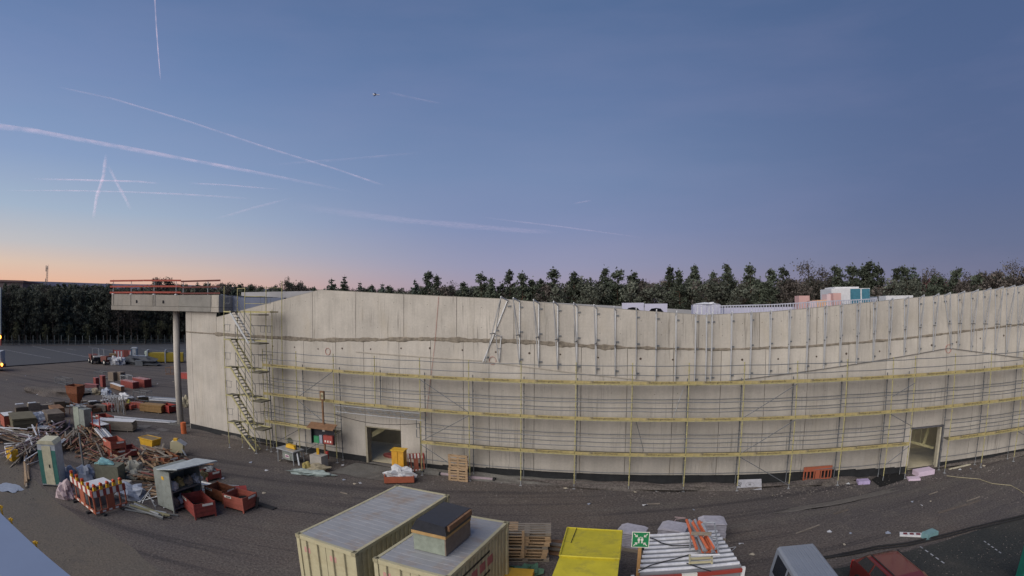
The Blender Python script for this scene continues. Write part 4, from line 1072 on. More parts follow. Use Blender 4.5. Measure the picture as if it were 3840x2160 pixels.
# two grey green doors/panels on edge
t = thing('steel_panel_box', 'tall grey green steel panel box standing on edge beyond the red trestle', 'panel box', G(308, 1615), R(-8))
MB().box(-.55, .3, -.4, -.3, .1, 2.0).build('front_panel', M('pale_green_panel', (.28, .31, .26)), t); MB().box(.32, 1.1, -.38, .5, .1, 1.9).build('side_panel', m_grey, t); MB().box(-.5, .3, -.28, .5, .1, 1.85).build('body', m_grey, t)
pile('mesh_rolls', 'bundle of steel mesh and rods on top of the grey green panel box', 'mesh', G(300, 1612) + Vector((0, .0, 1.9)), .3, 9, (1.2, 2.0), (.05, .05), (.3, .5), [m_galv, m_galvd], 'rod', .2, .05)
# stacks of brown boards
board_stack('panel_stack', 'large square stack of olive brown formwork sheets at the far left', 'panel stack', G(90, 1615), R(-28), 3.0, 2.2, 1.2, M('olive_board', (.13, .115, .075), .9, 0, .15, 2), 10)
board_stack('panel_stack', 'stack of wooden crates and boards right of the olive brown sheets', 'panel stack', G(205, 1600), R(-25), 2.2, 1.6, 1.2, M('brown_grey_stack', (.15, .12, .095), .9, 0, .25, 2), 8)
board_stack('panel_stack', 'brown stack of boards under straps beyond the blue tarpaulin', 'panel stack', G(215, 1560), R(-25), 2.0, 1.2, .8, m_woodb, 6)
bag('plastic_tarpaulin', 'crumpled blue and white plastic tarpaulin between two board stacks', 'tarpaulin', G(160, 1598), .9, .8, .9, m_bagb, 12, .7)
crate('red crate with white lid at the far left edge of the yard', G(35, 1600), R(-20), 1.6, 1.2, 1.0, M('faded_red_crate', (.33, .09, .06)), plates=False)
flat_piece('white_sheet', 'white sheet lying on the red crate at the far left', 'sheet', G(35, 1600) + Vector((0, 0, 1.05)), 1.6, 1.1, .04, R(-20), m_white)
t = thing('yellow_box', 'small yellow plastic box with white lid in front of the plank heap at the left', 'box', G(48, 1722), R(-12))
MB().box(-.45, .55, -.3, .3, 0, .7).build('body', m_yellow, t); MB().box(-.62, -.46, -.3, .3, .05, .8).build('white_end', m_white, t)
# long dark timber wall (stacked shutter panels) between yard and gravel
for k, (xa, xb, ya, yb) in enumerate(((60, 200, 1527, 1512), (205, 330, 1512, 1502), (335, 470, 1515, 1502), (475, 560, 1500, 1492))):
    a, b = G(xa, ya + 20), G(xb, yb + 20)
    t = thing('shutter_panel_row', ('first', 'second', 'third', 'fourth')[k] + ' dark row of low formwork shutters from the left, across the yard', 'formwork', a, ang(a, b), 'dark rows of formwork shutters')
    L = (b - a).length; n = max(2, int(L / 1.2))
    for j in range(n):
        MB().box(j * L / n + .03, (j + 1) * L / n - .03, 0, .5, 0, rnd.uniform(.4, .7)).build('shutter_panel', rnd.choice([M('dark_shutter', (.045, .04, .038)), M('brown_shutter', (.09, .07, .05)), m_woodg]), t)
        if rnd.random() < .5: MB().box(j * L / n + .1, (j + .7) * L / n, .05, .45, .7, .76).build('white_cap', m_bag, t)
for k in range(8):
    x = 330 + k * 26; 
    board_stack('panel_stack', 'small stack of used boards in the row beyond the grey barrier frames', 'panel stack', G(x + rnd.uniform(-4, 4), 1545 - k * 2), R(rnd.uniform(-20, 20)), 1.4, .9, rnd.uniform(.3, .6), rnd.choice([m_woodb, m_woodg, m_redwood]), 3, group='small board stacks in the yard')
# grey barrier / lattice frames at (390..480,1530)
t = thing('barrier_frames', 'upright pale steel lattice frames stacked against each other in the yard', 'lattice frame', G(405, 1540), R(-18))
for k in range(5):
    f_ = MB(); y = k * .35
    f_.bar((-1.0, y, .1), (1.0, y, .1), .05, .06).bar((-1, y, 1.3), (1.0, y, 1.3), .05, .06).bar((-1, y, 0), (-1, y, 1.5), .06, .06).bar((1, y, 0), (1, y, 1.5), .06, .06).bar((-1, y, .1), (1, y, 1.3), .04, .04).bar((-1, y, 1.3), (1, y, .1), .04, .04)
    f_.build('frame', m_galv, t)
for k in range(9): MB().bar((1.2 + k * .22, .3 + .1 * (k % 3), 0), (1.25 + k * .22, .3, 1.2 + .1 * (k % 3)), .06, .06).build('upright', m_galv if k % 2 else m_woodg, t)
bag('yellow_bag', 'small yellow bag beside the lattice frames', 'bag', G(488, 1530), .4, .3, .5, M('dull_yellow', (.36, .33, .06)), 3)
board_stack('panel_stack', 'yellow brown stack of beams left of the bright red crate', 'panel stack', G(575, 1545), R(8), 2.6, 1.0, .7, M('ochre_beam', (.28, .17, .07)), 5)
frame_stack('grey mesh cage of boards left of the bright red crate', G(523, 1535), R(5), 1.8, 1.0, .85, m_galvd)
frame_stack('wire cage standing alone beyond the white plastic bag', G(536, 1497), R(5), 1.8, 1.2, .9, m_galvd)
# concrete skip (orange hopper)
hp_ = thing('concrete_hopper', 'tall orange rusty concrete hopper on four splayed legs', 'concrete hopper', G(290, 1552), R(12))
def frus(z0, z1, a0, a1, mb):
    mb.poly([(-a0, -a0, z0), (a0, -a0, z0), (a0, a0, z0), (-a0, a0, z0), (-a1, -a1, z1), (a1, -a1, z1), (a1, a1, z1), (-a1, a1, z1)], [(0, 1, 5, 4), (1, 2, 6, 5), (2, 3, 7, 6), (3, 0, 4, 7), (3, 2, 1, 0)]); return mb
frus(2.5, 3.3, .95, 1.0, MB()).build('bin', m_rust, hp_); frus(1.2, 2.5, .35, .95, MB()).build('funnel', m_rust, hp_); frus(.5, 1.2, .42, .35, MB()).build('spout', m_rust, hp_)
MB().box(-1.05, 1.05, -1.05, -.98, 3.25, 3.35).box(-1.05, 1.05, .98, 1.05, 3.25, 3.35).box(-1.05, -.98, -1, 1, 3.25, 3.35).box(.98, 1.05, -1, 1, 3.25, 3.35).build('rim', m_rust, hp_)
for sx in (-1, 1):
    for sy in (-1, 1): MB().bar((sx * .8, sy * .8, 0), (sx * .55, sy * .55, 2.0), .09, .09).build('leg', m_rust, hp_)
hp_.scale = (.72, .72, .80)
# red formwork elements
RG = 'red formwork panels beyond the hopper'
def redform(label, x, y, L, Wd, H, rz, holes=True, m=None):
    t = thing('formwork_stack', label, 'formwork', G(x, y), rz, RG)
    MB().box(-L / 2, L / 2, -Wd / 2, Wd / 2, 0, H).build('side_wall', m or m_red, t)
    MB().box(-L / 2 - .02, L / 2 + .02, -Wd / 2 - .02, Wd / 2 + .02, H + .002, H + .05).build('top_flange', M('pinkish_red_paint', (.34, .12, .115), .6), t)
    if holes:
        n = int(L / .35); hm = MB().box(-.05, .05, -.05, .05, 0, .02).mesh('hole_row', m_whref)
        for k in range(n):
            for j in range(3): inst(hm, 'hole', t, (-L / 2 + .2 + k * .35, -Wd / 2 + .2 + j * (Wd - .4) / 2, H + .052))
m_dred = M('dark_maroon_paint', (.13, .05, .055), .7)
redform('long red formwork panel stack with punched top, right of the pair', 533, 1448, 2.8, 1.2, .95, R(-14))
redform('lower red formwork panel stack left of the punched pair', 487, 1452, 3.0, 1.0, .75, R(-14))
redform('tall narrow red formwork panel standing on edge beyond the hopper', 387, 1450, .8, .5, 1.35, R(-20), False)
redform('small red panel with pale rails left of the tall narrow one', 362, 1444, .6, .6, .9, R(-12), False)
redform('dark maroon formwork box with white top edge behind the hopper', 345, 1460, 2.0, .5, .6, R(8), False, m_dred)
redform('short red panel peeping out right of the round column', 700, 1420, 1.6, .8, .8, R(0), False, m_red2)
t = thing('long_beam', 'long white topped beam lying on the gravel between the red panels', 'beam', G(440, 1462), R(-22)); MB().box(-1.7, 1.7, -.25, .25, .1, .6).build('beam_body', m_woodb, t); MB().box(-1.72, 1.72, -.27, .27, .602, .66).build('white_top', m_white, t)
frame_stack('dark wire cage behind the tall narrow red panel', G(381, 1420), R(-3), 1.9, 1.1, 1.0, m_galvd, 8)
for k, (x, y, lab) in enumerate(((425, 1427, 'left pallet stack of grey bricks beyond the red panels'), (452, 1427, 'right pallet stack of grey bricks beyond the red panels'))):
    t = thing('brick_pallet', lab, 'brick pallet', G(x, y), R(-5), 'pallets of grey bricks')
    MB().box(-.6, .6, -.5, .5, 0, .14).build('pallet', m_woodg, t)
    bm2 = MB().box(-.14, .14, -.24, .24, 0, .16).mesh('brick', M('brown_brick', (.20, .155, .12)))
    for r in range(6):
        for cx in range(4):
            for cy in range(2): inst(bm2, 'brick', t, (-.45 + cx * .3, -.25 + cy * .5, .16 + r * .17))
frame_stack('pale wire cage with red board right of the brick pallets', G(475, 1432), R(-4), 1.5, 1.0, .9, m_galv, 7)
frame_stack('dark low table frame left of the round column', G(650, 1405), R(0), 2.0, 1.2, 1.1, m_woodb, 4, 'workbench', 'workbench')
frame_stack('dark heap frame of rods left of the hopper', G(240, 1440), R(-5), 2.6, 1.2, .8, m_galvd, 9)
# bags and debris
for (x, y, rx, ry, rz, m, lab) in ((470, 1500, .9, .5, .5, m_bag, 'big white plastic bag lying on gravel beyond the lattice frames'), (398, 1482, .8, .5, .5, m_bagb, 'blue and white plastic bag in the rubbish right of the hopper'),
                                (362, 1478, .9, .5, .45, M('rubbish_mix', (.20, .17, .12)), 'brownish rubbish heap right of the hopper'), (338, 1474, 1.3, .7, .35, M('grey_rubble', (.11, .115, .12)), 'grey rubble heap right behind the hopper'),
                                (697, 1525, .4, .4, .7, M('cream_bag', (.42, .38, .28)), 'cream sack between the round column and the wall end')):
    bag('plastic_bag' if 'bag' in lab else 'rubbish_heap' if 'heap' in lab else 'sack', lab, 'bag' if 'bag' in lab else 'rubbish' if 'heap' in lab else 'sack', G(x, y), rx, ry, rz, m, x, .7)
# brown and dark mounds
mo = MB().blob((0, 0, 0), 4.5, 2.2, .8, 5, .5, 24, 10, floor=-.02).build('earth_mound', m_ground, loc=G(215, 1475), rot=(0, 0, .3)); tag(mo, 'low brown earth mound left of the orange hopper', 'mound')
# far group: dumpers, toilet, skips
def dumper(label, x, y, rz):
    t = thing('site_dumper', label, 'dumper', G(x, y), rz, 'small site dumpers in the far yard')
    MB().prism([(-.2, .5), (1.3, .5), (1.7, 1.5), (-.3, 1.4)], -.75, .75).build('skip', M('dumper_body', (.14, .05, .04)), t)
    MB().box(-1.7, -.3, -.5, .5, .45, 1.15).build('chassis', m_dark, t); MB().box(-1.6, -.9, -.45, .45, 1.15, 1.35).build('seat', m_whref, t)
    MB().bar((-.9, -.55, 1.1), (-1.0, -.55, 2.6), .07, .07).bar((-.9, .55, 1.1), (-1.0, .55, 2.6), .07, .07).bar((-1.0, -.55, 2.6), (-1.0, .55, 2.6), .07, .07).build('roll_bar', m_galv, t)
    MB().box(1.68, 1.74, -.5, .5, .9, 1.3).build('front_plate', m_whref, t)
    for xx in (-1.2, 1.0):
        for s in (-1, 1):
            w = MB().tube((xx, s * .62, .45), (xx, s * .9, .45), .45, 16).build('wheel', m_dark, t); MB().tube((xx, s * .9, .45), (xx, s * .92, .45), .2, 10).build('rim', m_whref, w)
dumper('left of two small site dumpers with red skip on the far gravel', 355, 1362, R(150)); dumper('right of two small site dumpers, seen from the side with pale wheel rims', 393, 1366, R(-10))
def toilet(name, label, p, rz, w, h, body, panel, roof):
    t = thing(name, label, 'portable toilet', p, rz)
    MB().box(-w / 2, w / 2, -w / 2, w / 2, .08, h - .2).build('cabin', body, t)
    MB().prism([(-w / 2 - .04, h - .2), (w / 2 + .04, h - .2), (w * .38, h), (-w * .38, h)], -w / 2 - .04, w / 2 + .04).build('roof', roof, t)
    MB().box(-w * .5, -w * .26, -w / 2 - .025, -w / 2, .15, h - .55).build('corner_panel', panel, t); MB().box(w * .26, w * .5, -w / 2 - .025, -w / 2, .15, h - .55).build('corner_panel', panel, t)
    d = MB().box(-w * .25, w * .25, -w / 2 - .035, -w / 2 - .001, .12, h - .3).build('door', roof if body is not m_cream else body, t); MB().box(.05, .13, -w / 2 - .05, -w / 2 - .036, 1.1, 1.3).build('handle', m_dark, d)
    MB().box(-w / 2, w / 2, -w / 2, w / 2, 0, .08).build('skid', m_dark, t)
    return t
toilet('portable_toilet', 'grey and blue portable toilet standing in the far yard', G(505, 1350), R(35), 1.3, 2.35, M('blue_grey_plastic', (.10, .14, .20)), M('blue_grey_plastic', (.10, .14, .20)), M('pale_grey_plastic', (.42, .45, .47), .5))
toilet('portable_toilet', 'cream portable toilet with green side panels at the front of the yard', G(207, 1812), R(28), 1.2, 2.65, M('pale_grey_plastic', (.42, .45, .47)), M('dark_teal_plastic', (.05, .17, .14), .5), M('cream_plastic', (.55, .52, .36), .5))
sk = thing('yellow_skip', 'long low yellow tarpaulined skip beside the round column in the far yard', 'skip', G(622, 1358), R(33))
MB().box(-3.4, 3.4, -1.1, 1.1, .2, 1.7).build('body', M('far_yellow', (.32, .24, .03)), sk)
for x in (-3.4, 0): MB().box(x - .12, x + .12, -1.2, 1.2, 0, 2.2).build('upright', m_galv, sk)
bag('rubble_heap', 'dark rubble heap in front of the far grey toilet', 'rubble', G(528, 1366), 4.2, 1.8, .95, M('dark_rubble', (.05, .055, .065)), 6, .6, freq=3)
flat_piece('white_sheet', 'pale blue sheet lying on top of the dark rubble heap', 'sheet', G(525, 1358) + Vector((0, 0, 1.1)), 3.2, .9, .05, .4, m_bagb)
flat_piece('grey_block', 'grey concrete block before the dark rubble heap', 'block', G(523, 1371), 1.4, 1.0, .9, .5, m_galvd)
for k, (x, y, lab) in enumerate(((460, 1350, 'red mesh barrier standing left of the far grey toilet'), (474, 1362, 'narrow dark red post board before the mesh barrier'))):
    if k == 0:
        t = thing('mesh_barrier', lab, 'barrier', G(x, y), R(32)); MB().box(-1.8, 1.8, -.03, .03, .4, 1.8).build('panel', M('pale_red_mesh', (.36, .10, .09)), t)
        for j in range(6): MB().box(-1.6 + j * .62, -1.3 + j * .62, -.05, -.032, .6, 1.6).build('white_slot', m_bag, t)
        MB().box(-1.9, -1.8, -.1, .1, 0, 2).build('post', m_red, t); MB().box(1.8, 1.9, -.1, .1, 0, 2).build('post', m_red, t)
    else: flat_piece('red_post_board', lab, 'board', G(x, y), .9, .2, 2.3, .6, M('dark_red_board', (.20, .06, .05)))
t = thing('brick_pallet', 'small ochre pallet of blocks right of the far dumpers', 'brick pallet', G(424, 1360), R(35)); MB().box(-.7, .7, -.6, .6, 0, .15).build('pallet', m_woodg, t); MB().box(-.65, .65, -.55, .55, .15, 1.6).build('blocks', M('ochre_block', (.24, .17, .09)), t)
for k, (x, y) in enumerate(((428, 1368), (450, 1367), (556, 1345))): bag('plastic_bag', ('left', 'right', 'farther, greenish')[k] + ' white plastic bag among the far yard rubbish', 'bag', G(x, y), 1.1, .7, .9, m_bag if k < 2 else M('pale_green_bag', (.28, .33, .30)), 20 + k, .7, 'white bags in the far yard')
# vehicle lamps at the left edge
lampm = bpy.data.materials.new('lit_amber_lamp'); lampm.use_nodes = True; e_ = lampm.node_tree.nodes['Principled BSDF']
e_.inputs['Emission Color'].default_value = (1, .42, .05, 1); e_.inputs['Emission Strength'].default_value = 6; e_.inputs['Base Color'].default_value = (.5, .2, .02, 1)
p_ = G(2, 1392); t = thing('parked_truck', 'rear of a pale truck with a lit amber lamp cut by the left edge', 'truck', p_, R(40))
MB().box(-4, .25, -.2, 2.4, .9, 2.9).build('body', M('pale_truck_body', (.36, .38, .40)), t); MB().box(-4, .35, -.25, 2.4, .5, .9).build('bumper', m_red, t)
MB().blob((.40, -.32, 1.0), .2, .2, .24, 0, 0, 10, 8).build('lamp', lampm, t)
for yy in (.0, 2.1): MB().tube((-1.2, yy - .2, .5), (-1.2, yy + .2, .5), .5, 14).build('wheel', m_dark, t)
p_ = G(4, 1296); t = thing('signal_mast', 'grey mast with a lit warning lamp at the left edge before the wood', 'mast', p_, 0)
zt = At(4, 1078, math.hypot(p_.x, p_.y)).z
MB().box(-.9, .25, -.2, .2, 2.6, zt).build('mast_box', M('mast_grey', (.22, .25, .26)), t); MB().box(-.3, .1, -.1, .1, 0, 2.6).build('foot', m_red, t)
MB().blob((.4, -.4, 2.0), .22, .22, .4, 0, 0, 10, 8).build('lamp', lampm, t)


# ------------------------------------------------------------------ plastic fence barriers with lamps
def barrier_bm(label, p, rz, L, lamps=0, H=1.0, stripes=True, group=None, tilt=0.0, slots=8):
    t = thing('plastic_barrier', label, 'barrier', p, rz, group); t.rotation_euler = (tilt, 0, rz)
    MB().box(0, L, -.03, .03, H * .72, H).build('top_rail', m_orange, t)
    MB().box(0, L, -.03, .03, .1, .26).build('bottom_rail', m_orange, t)
    n = slots
    bar = MB().box(-.035, .035, -.02, .02, .262, H * .718).mesh('slat', m_orange)
    for k in range(n + 1): inst(bar, 'slat', t, (min(L - .036, max(.036, L * k / n)), 0, 0))
    MB().box(L * .42, L * .58, -.024, .024, .262, H * .715).build('centre_panel', m_orange, t)
    if stripes:
        rs = MB().box(0, L / (2 * n), -.036, -.031, H * .74, H * .98).mesh('red_stripe', m_redref); ws = MB().box(0, L / (2 * n), -.036, -.031, H * .74, H * .98).mesh('white_stripe', m_whref)
        wl2 = MB().box(0, L / (2 * n), -.036, -.031, .13, .22).mesh('white_stripe', m_whref)
        for k in range(n):
            inst(ws, 'white_stripe', t, (L * k / n + .02, 0, 0)); inst(rs, 'red_stripe', t, (L * (k + .5) / n + .02, 0, 0))
            inst(wl2, 'white_stripe', t, (L * k / n + .02, 0, 0))
    for x in (L * .2, L * .8): MB().box(x - .1, x + .1, -.3, .3, 0, .1).build('foot', m_dark, t)
    for k in range(lamps):
        x = L * (k + .4) / lamps
        b = MB().box(x - .09, x + .09, -.06, .06, H, H + .17).build('lamp_battery_box', m_yellow, t)
        MB().tube((x, -.07, H + .25), (x, .07, H + .25), .085, 12).build('lamp_lens', M('amber_red_lens', (.50, .07, .02), .3), b)
    return t
a, c, b = G(277, 1868), G(362, 1937), G(480, 1900)
barrier_bm('orange barrier fence with four yellow lamps running back left of the fence corner', a, ang(a, c), (c - a).length, 4, 1.3, slots=5)
barrier_bm('orange barrier fence with five yellow lamps facing the camera right of the fence corner', c, ang(c, b), (b - c).length, 5, 1.3, slots=5)
bk = a + (b - c)
wb = thing('white_lid_box', 'grey box with white lid standing inside the orange barrier corner', 'box', (a + b) / 2 , ang(c, b))
MB().box(-.65, .65, -.45, .45, 0, 1.05).build('body', m_galvd, wb); MB().box(-.75, .75, -.5, .5, 1.05, 1.12).build('lid', m_white, wb)
bag('debris_bag', 'pinkish white debris sack between toilet and orange barriers', 'sack', G(250, 1868), .55, .4, .55, M('pink_white_sack', (.42, .33, .34)), 33, .8)
bag('plastic_bag', 'round pale bag standing behind the portable toilet to the right', 'bag', G(268, 1800), .4, .35, .6, m_bagb, 34, .5)
bag('plastic_bag', 'large grey white bag behind the orange barriers', 'bag', G(325, 1800), .6, .5, .6, m_bagb, 35, .6)
t = thing('big_bag_row', 'pale open big bag with teal liner behind the orange barriers', 'big bag', G(420, 1800), R(15))
MB().box(-.9, .8, -.5, .5, 0, 1.0).build('bag_body', M('olive_bag', (.15, .15, .11)), t); MB().blob((-.3, 0, 1.05), .6, .4, .2, 3, .7, 14, 8).build('teal_liner', M('pale_teal_film', (.22, .42, .42), .4), t)
bag('plastic_sheet', 'crumpled blue grey sheet right behind the orange barrier end', 'sheet', G(492, 1865), .9, .6, .5, m_bagb, 41, .8)
bag('plastic_bag', 'whitish sack on the scrap timber right of the big bag', 'bag', G(505, 1790), .55, .5, .7, M('grey_sack', (.30, .30, .26)), 42, .7)
MBp = MB().box(-.05, .05, -.05, .05, 0, 2.6).build('upright_post', m_galvd, loc=G(318, 1780)); tag(MBp, 'grey post standing upright among the heaps behind the barriers', 'post')
o = MB().blob((0, 0, 0), 1.1, .6, .03, 5, .7, 18, 6, floor=0.0).build('pale_puddle', m_bagb, loc=G(35, 1830) + Vector((0, 0, .01))); tag(o, 'pale bluish sheet lying flat on the road at the left edge', 'sheet')
# site machine near the scrap heap, orange marker tube
t = thing('mixer_machine', 'pale compact site machine with yellow top near the scrap heap', 'machine', G(668, 1705), R(20))
MB().prism([(-.7, .3), (.6, .3), (.75, 1.1), (.2, 1.45), (-.6, 1.3)], -.4, .4).build('housing', m_cream, t); MB().prism([(.2, 1.46), (.78, 1.12), (.95, 1.0), (.98, 1.05), (.25, 1.52)], -.45, .45).build('blue_flap', m_bagb, t)
MB().box(-.3, .1, -.2, .2, 1.42, 1.62).build('yellow_cap', m_yellow, t); MB().tube((.5, -.3, .8), (1.0, -.5, 0), .09).build('outlet_pipe', m_galv, t)
for x in (-.6, .5):
    for y in (-.35, .35): MB().box(x - .04, x + .04, y - .04, y + .04, 0, .5).build('leg', m_galvd, t)
t.scale = (.72, .72, .72)
o = MB().tube((0, 0, 0), (0, 0, .9), .24, 14).build('orange_drum', M('orange_drum', (.48, .12, .04)), loc=G(690, 1625)); tag(o, 'orange upright tube standing right of the round column foot', 'drum')
flat_piece('concrete_block', 'rough concrete chunk left of the grey cabinet', 'block', G(478, 1850), .6, .5, .7, .3, m_conc)
# pallets scattered in the yard, pale patches
for k, (x, y) in enumerate(((545, 1600), (570, 1625), (610, 1612), (540, 1650), (600, 1575))):
    o = MB().blob((0, 0, 0), .7, .45, .02, k, .7, 12, 6, floor=0).build('ground_patch', M('pale_dust', (.12, .11, .10)), loc=G(x, y) + Vector((0, 0, .006))); tag(o, kind='structure')

# ------------------------------------------------------------------ things along the wall
# table saw
t = thing('table_saw', 'grey site table saw with yellow guard before the round duct opening', 'table saw', G(1092, 1733), R(-24))
for x in (-.75, .75):
    for y in (-.45, .45): MB().tube((x * 1.05, y * 1.05, 0), (x, y, .9), .03, 6).build('leg', m_galv, t)
MB().box(-.9, .85, -.5, .5, .88, .95).build('table_top', m_galv, t); MB().box(-.5, .6, -.3, .3, .25, .88).build('motor_housing', m_grey, t)
MB().box(-.25, .35, -.34, -.30, .25, .55).build('lower_panel', m_grey, t); lb = MB().box(-.15, .25, -.36, -.345, .40, .60).build('label_plate', m_whref, t); MB().box(-.11, .21, -.368, -.361, .44, .56).build('label_print', M('violet_print', (.25, .12, .2)), lb)
MB().prism([(-.35, 1.0), (.6, 1.0), (.5, 1.22), (-.2, 1.25)], -.12, .12).build('blade_guard', m_yellow, t); MB().tube((.62, 0, .95), (.66, 0, 1.45), .025).build('guard_arm', m_dark, t)
MB().tube((.9, -.2, .8), (1.35, -.5, .15), .06).build('side_leg', m_galv, t)
# power distribution panel with roof, pole and socket box
p_ = G(1222, 1738); t = thing('site_notice_board', 'dark site board on a tall brown post with small roof and red box', 'notice board', p_, R(-12))
MB().box(-.05, .05, -.05, .05, 0, 4.75).build('post', m_woodb, t); MB().box(-.85, .85, -.06, -.04, 1.35, 2.55).box(-.85, -.80, -.3, -.061, 1.35, 2.5).build('board', m_blackfilm, t)
MB().poly([(-1.05, -.5, 2.42), (1.0, -.5, 2.42), (1.0, .1, 2.68), (-1.05, .1, 2.68), (-1.05, -.5, 2.46), (1.0, -.5, 2.46), (1.0, .1, 2.72), (-1.05, .1, 2.72)], [(0, 3, 2, 1), (4, 5, 6, 7), (0, 1, 5, 4), (1, 2, 6, 5), (2, 3, 7, 6), (3, 0, 4, 7)]).build('small_roof', m_woodb, t)
MB().box(.1, .8, -.28, -.062, 1.45, 2.0).build('red_box', M('box_red', (.30, .06, .05)), t)
for k in range(3): MB().box(.2 + k * .2, .3 + k * .2, -.29, -.281, 1.55, 1.68).build('socket', m_whref, t)
MB().box(-.7, -.3, -.2, -.062, 1.4, 1.85).build('green_box', m_green, t); MB().box(-.28, -.05, -.18, -.062, 1.4, 1.95).build('blue_pouch', m_bagb, t); MB().box(-.05, .12, -.10, -.062, 2.2, 2.36).build('white_note', m_whref, t)
MB().box(-.14, .16, -.1, .06, 4.25, 4.85).build('socket_box', m_woodb, t); c_ = MB().box(-.04, .14, -.12, -.101, 4.35, 4.75).build('white_cross_plate', m_cream, t)
MB().box(.03, .07, -.13, -.121, 4.4, 4.7).box(-.03, .13, -.14, -.131, 4.53, 4.57).build('cross_mark', m_ink, c_)
flat_piece('concrete_block', 'pale concrete block below the notice board', 'block', G(1198, 1752), .95, .7, .85, R(-18), m_conc)
t = thing('extinguisher', 'red fire extinguisher standing on the block below the notice board', 'extinguisher', G(1216, 1747) + Vector((.25, 0, .5))); MB().tube((0, 0, 0), (0, 0, .5), .1, 10).build('cylinder', M('ext_red', (.4, .05, .04)), t); MB().tube((0, 0, .5), (0, 0, .62), .04).build('valve', m_dark, t)
flat_piece('yellow_case', 'small yellow case on the pale concrete block', 'case', G(1196, 1750) + Vector((0, 0, .85)), .16, .2, .4, .2, m_yellow)
bag('tarpaulin', 'pale green and white tarpaulin crumpled on the gravel left of the doorway', 'tarpaulin', G(1165, 1778), 1.25, .4, .16, M('pale_green_film', (.28, .33, .31), .5, 0, .3, 2.5), 51, .9, freq=2.5)
bag('sand_sack', 'beige sack heap behind the green white tarpaulin', 'sack', G(1190, 1764), .75, .4, .3, M('beige_sack', (.30, .26, .18)), 52, .6); bag('sand_sack', 'small ochre sack left of the beige sack heap', 'sack', G(1152, 1762), .3, .3, .32, M('ochre_sack', (.30, .24, .08)), 53, .6)
# yellow cabinet on stand with red box
p_ = G(1500, 1783); t = thing('yellow_power_cabinet', 'upright yellow power cabinet on thin legs right of the doorway', 'power cabinet', p_, R(-8))
MB().box(-.38, .38, -.3, .3, .45, 1.65).build('cabinet_body', M('orange_yellow_steel', (.58, .30, .03), .5), t)
MB().box(-.36, .0, -.33, -.301, .5, 1.6).build('door', M('orange_yellow_steel', (.58, .30, .03)), t); MB().box(-.45, .45, -.35, .35, 1.65, 1.70).build('lid', m_yellow, t)
for x in (-.35, .35):
    for y in (-.27, .27): MB().tube((x * 1.15, y * 1.15, 0), (x, y, .45), .02, 5).build('leg', m_galv, t)
crate_ = thing('orange_skip_box', 'low orange steel box full of plastic waste before the yellow cabinet', 'box', G(1497, 1806), R(14))
for s in (-1, 1): MB().box(-.85, .85, s * .42 - .03, s * .42 + .03, .08, .45).build('side_panel', m_orange, crate_); MB().box(s * .85 - .03, s * .85 + .03, -.42, .42, .08, .45).build('side_panel', m_orange, crate_)
MB().box(-.85, .85, -.42, .42, .05, .1).build('floor', m_orange, crate_)
bag('plastic_waste', 'clear plastic waste heaped in the low orange box', 'plastic waste', G(1497, 1806) + Vector((0, 0, .3)), .75, .38, .4, m_bag, 55, .9)
barrier_bm('red and white striped barrier leaning against the scaffold right of the yellow cabinet', G(1532, 1775), R(18), 1.05, 0, 1.25, tilt=R(-25), slots=5)
bag('red_sack', 'red brown sack lying inside the wide doorway', 'sack', P(-15.9, 30.6), .7, .35, .22, M('red_brown_sack', (.25, .07, .06)), 56, .6)
# pallets leaning against the base at 1720
p_ = G(1720, 1803)
pallet('upper wooden pallet of the two stood on edge by the scaffold', p_ + Vector((0, .15, 1.2)) , (R(90) + .12, 0, -AP)); pallet('lower wooden pallet of the two stood on edge by the scaffold', p_ + Vector((0, .05, .4)), (R(90) + .05, 0, -AP))
# pipes and debris along the plinth
t = thing('drain_pipe', 'pinkish grey drain pipe lying along the plinth right of the pallets', 'pipe', G(1770, 1798), -AP); MB().tube((-.2, 0, .12), (1.3, 0, .12), .11, 10).build('pipe', M('pink_grey_pipe', (.30, .24, .26)), t); MB().tube((1.3, 0, .12), (1.45, 0, .12), .15, 10).build('socket', m_dark, t)
t = thing('drain_pipe', 'pinkish drain pipe lying along the plinth left of the pallets', 'pipe', G(1665, 1785), -AP); MB().tube((-.2, 0, .12), (1.3, 0, .12), .09, 10).build('pipe', M('pink_grey_pipe', (.30, .24, .26)), t); MB().tube((-.3, 0, .12), (-.2, 0, .12), .12, 10).build('socket', m_dark, t)
for k, (x, y, w, lab) in enumerate(((1900, 1800, 7.0, 'long grey sand ridge along the plinth in the middle'), (2450, 1832, 8, 'low earth ridge with pale stones along the plinth right of the middle'), (3090, 1812, 2.2, 'low earth ridge behind the plain orange barrier'), (900, 1640, 5, 'low soil ridge along the plinth at the stair tower'), (3720, 1722, 6, 'low earth ridge along the plinth at the right edge'))):
    o = MB().blob((0, 0, 0), w, .55, .28, k + 3, .9, 40, 8, floor=-.02, freq=3).build('earth_ridge', m_slab if k == 0 else m_ground, loc=G(x, y), rot=(0, 0, -AP)); tag(o, lab, 'earth ridge')
flat_piece('timber_kicker', 'pale batten lying along the plinth in the middle of the wall', 'batten', G(2260, 1829), 4.8, .12, .1, -AP - .02, m_woodg)
flat_piece('timber_kicker', 'pale batten lying along the plinth left of the printed board', 'batten', G(2620, 1822), 3.4, .12, .1, -AP + .03, m_woodg)
flat_piece('timber_kicker', 'yellowish batten lying on the ground right of the right door', 'batten', G(3610, 1750), 2.6, .08, .08, -AP + .16, M('pale_post', (.5, .44, .33)))
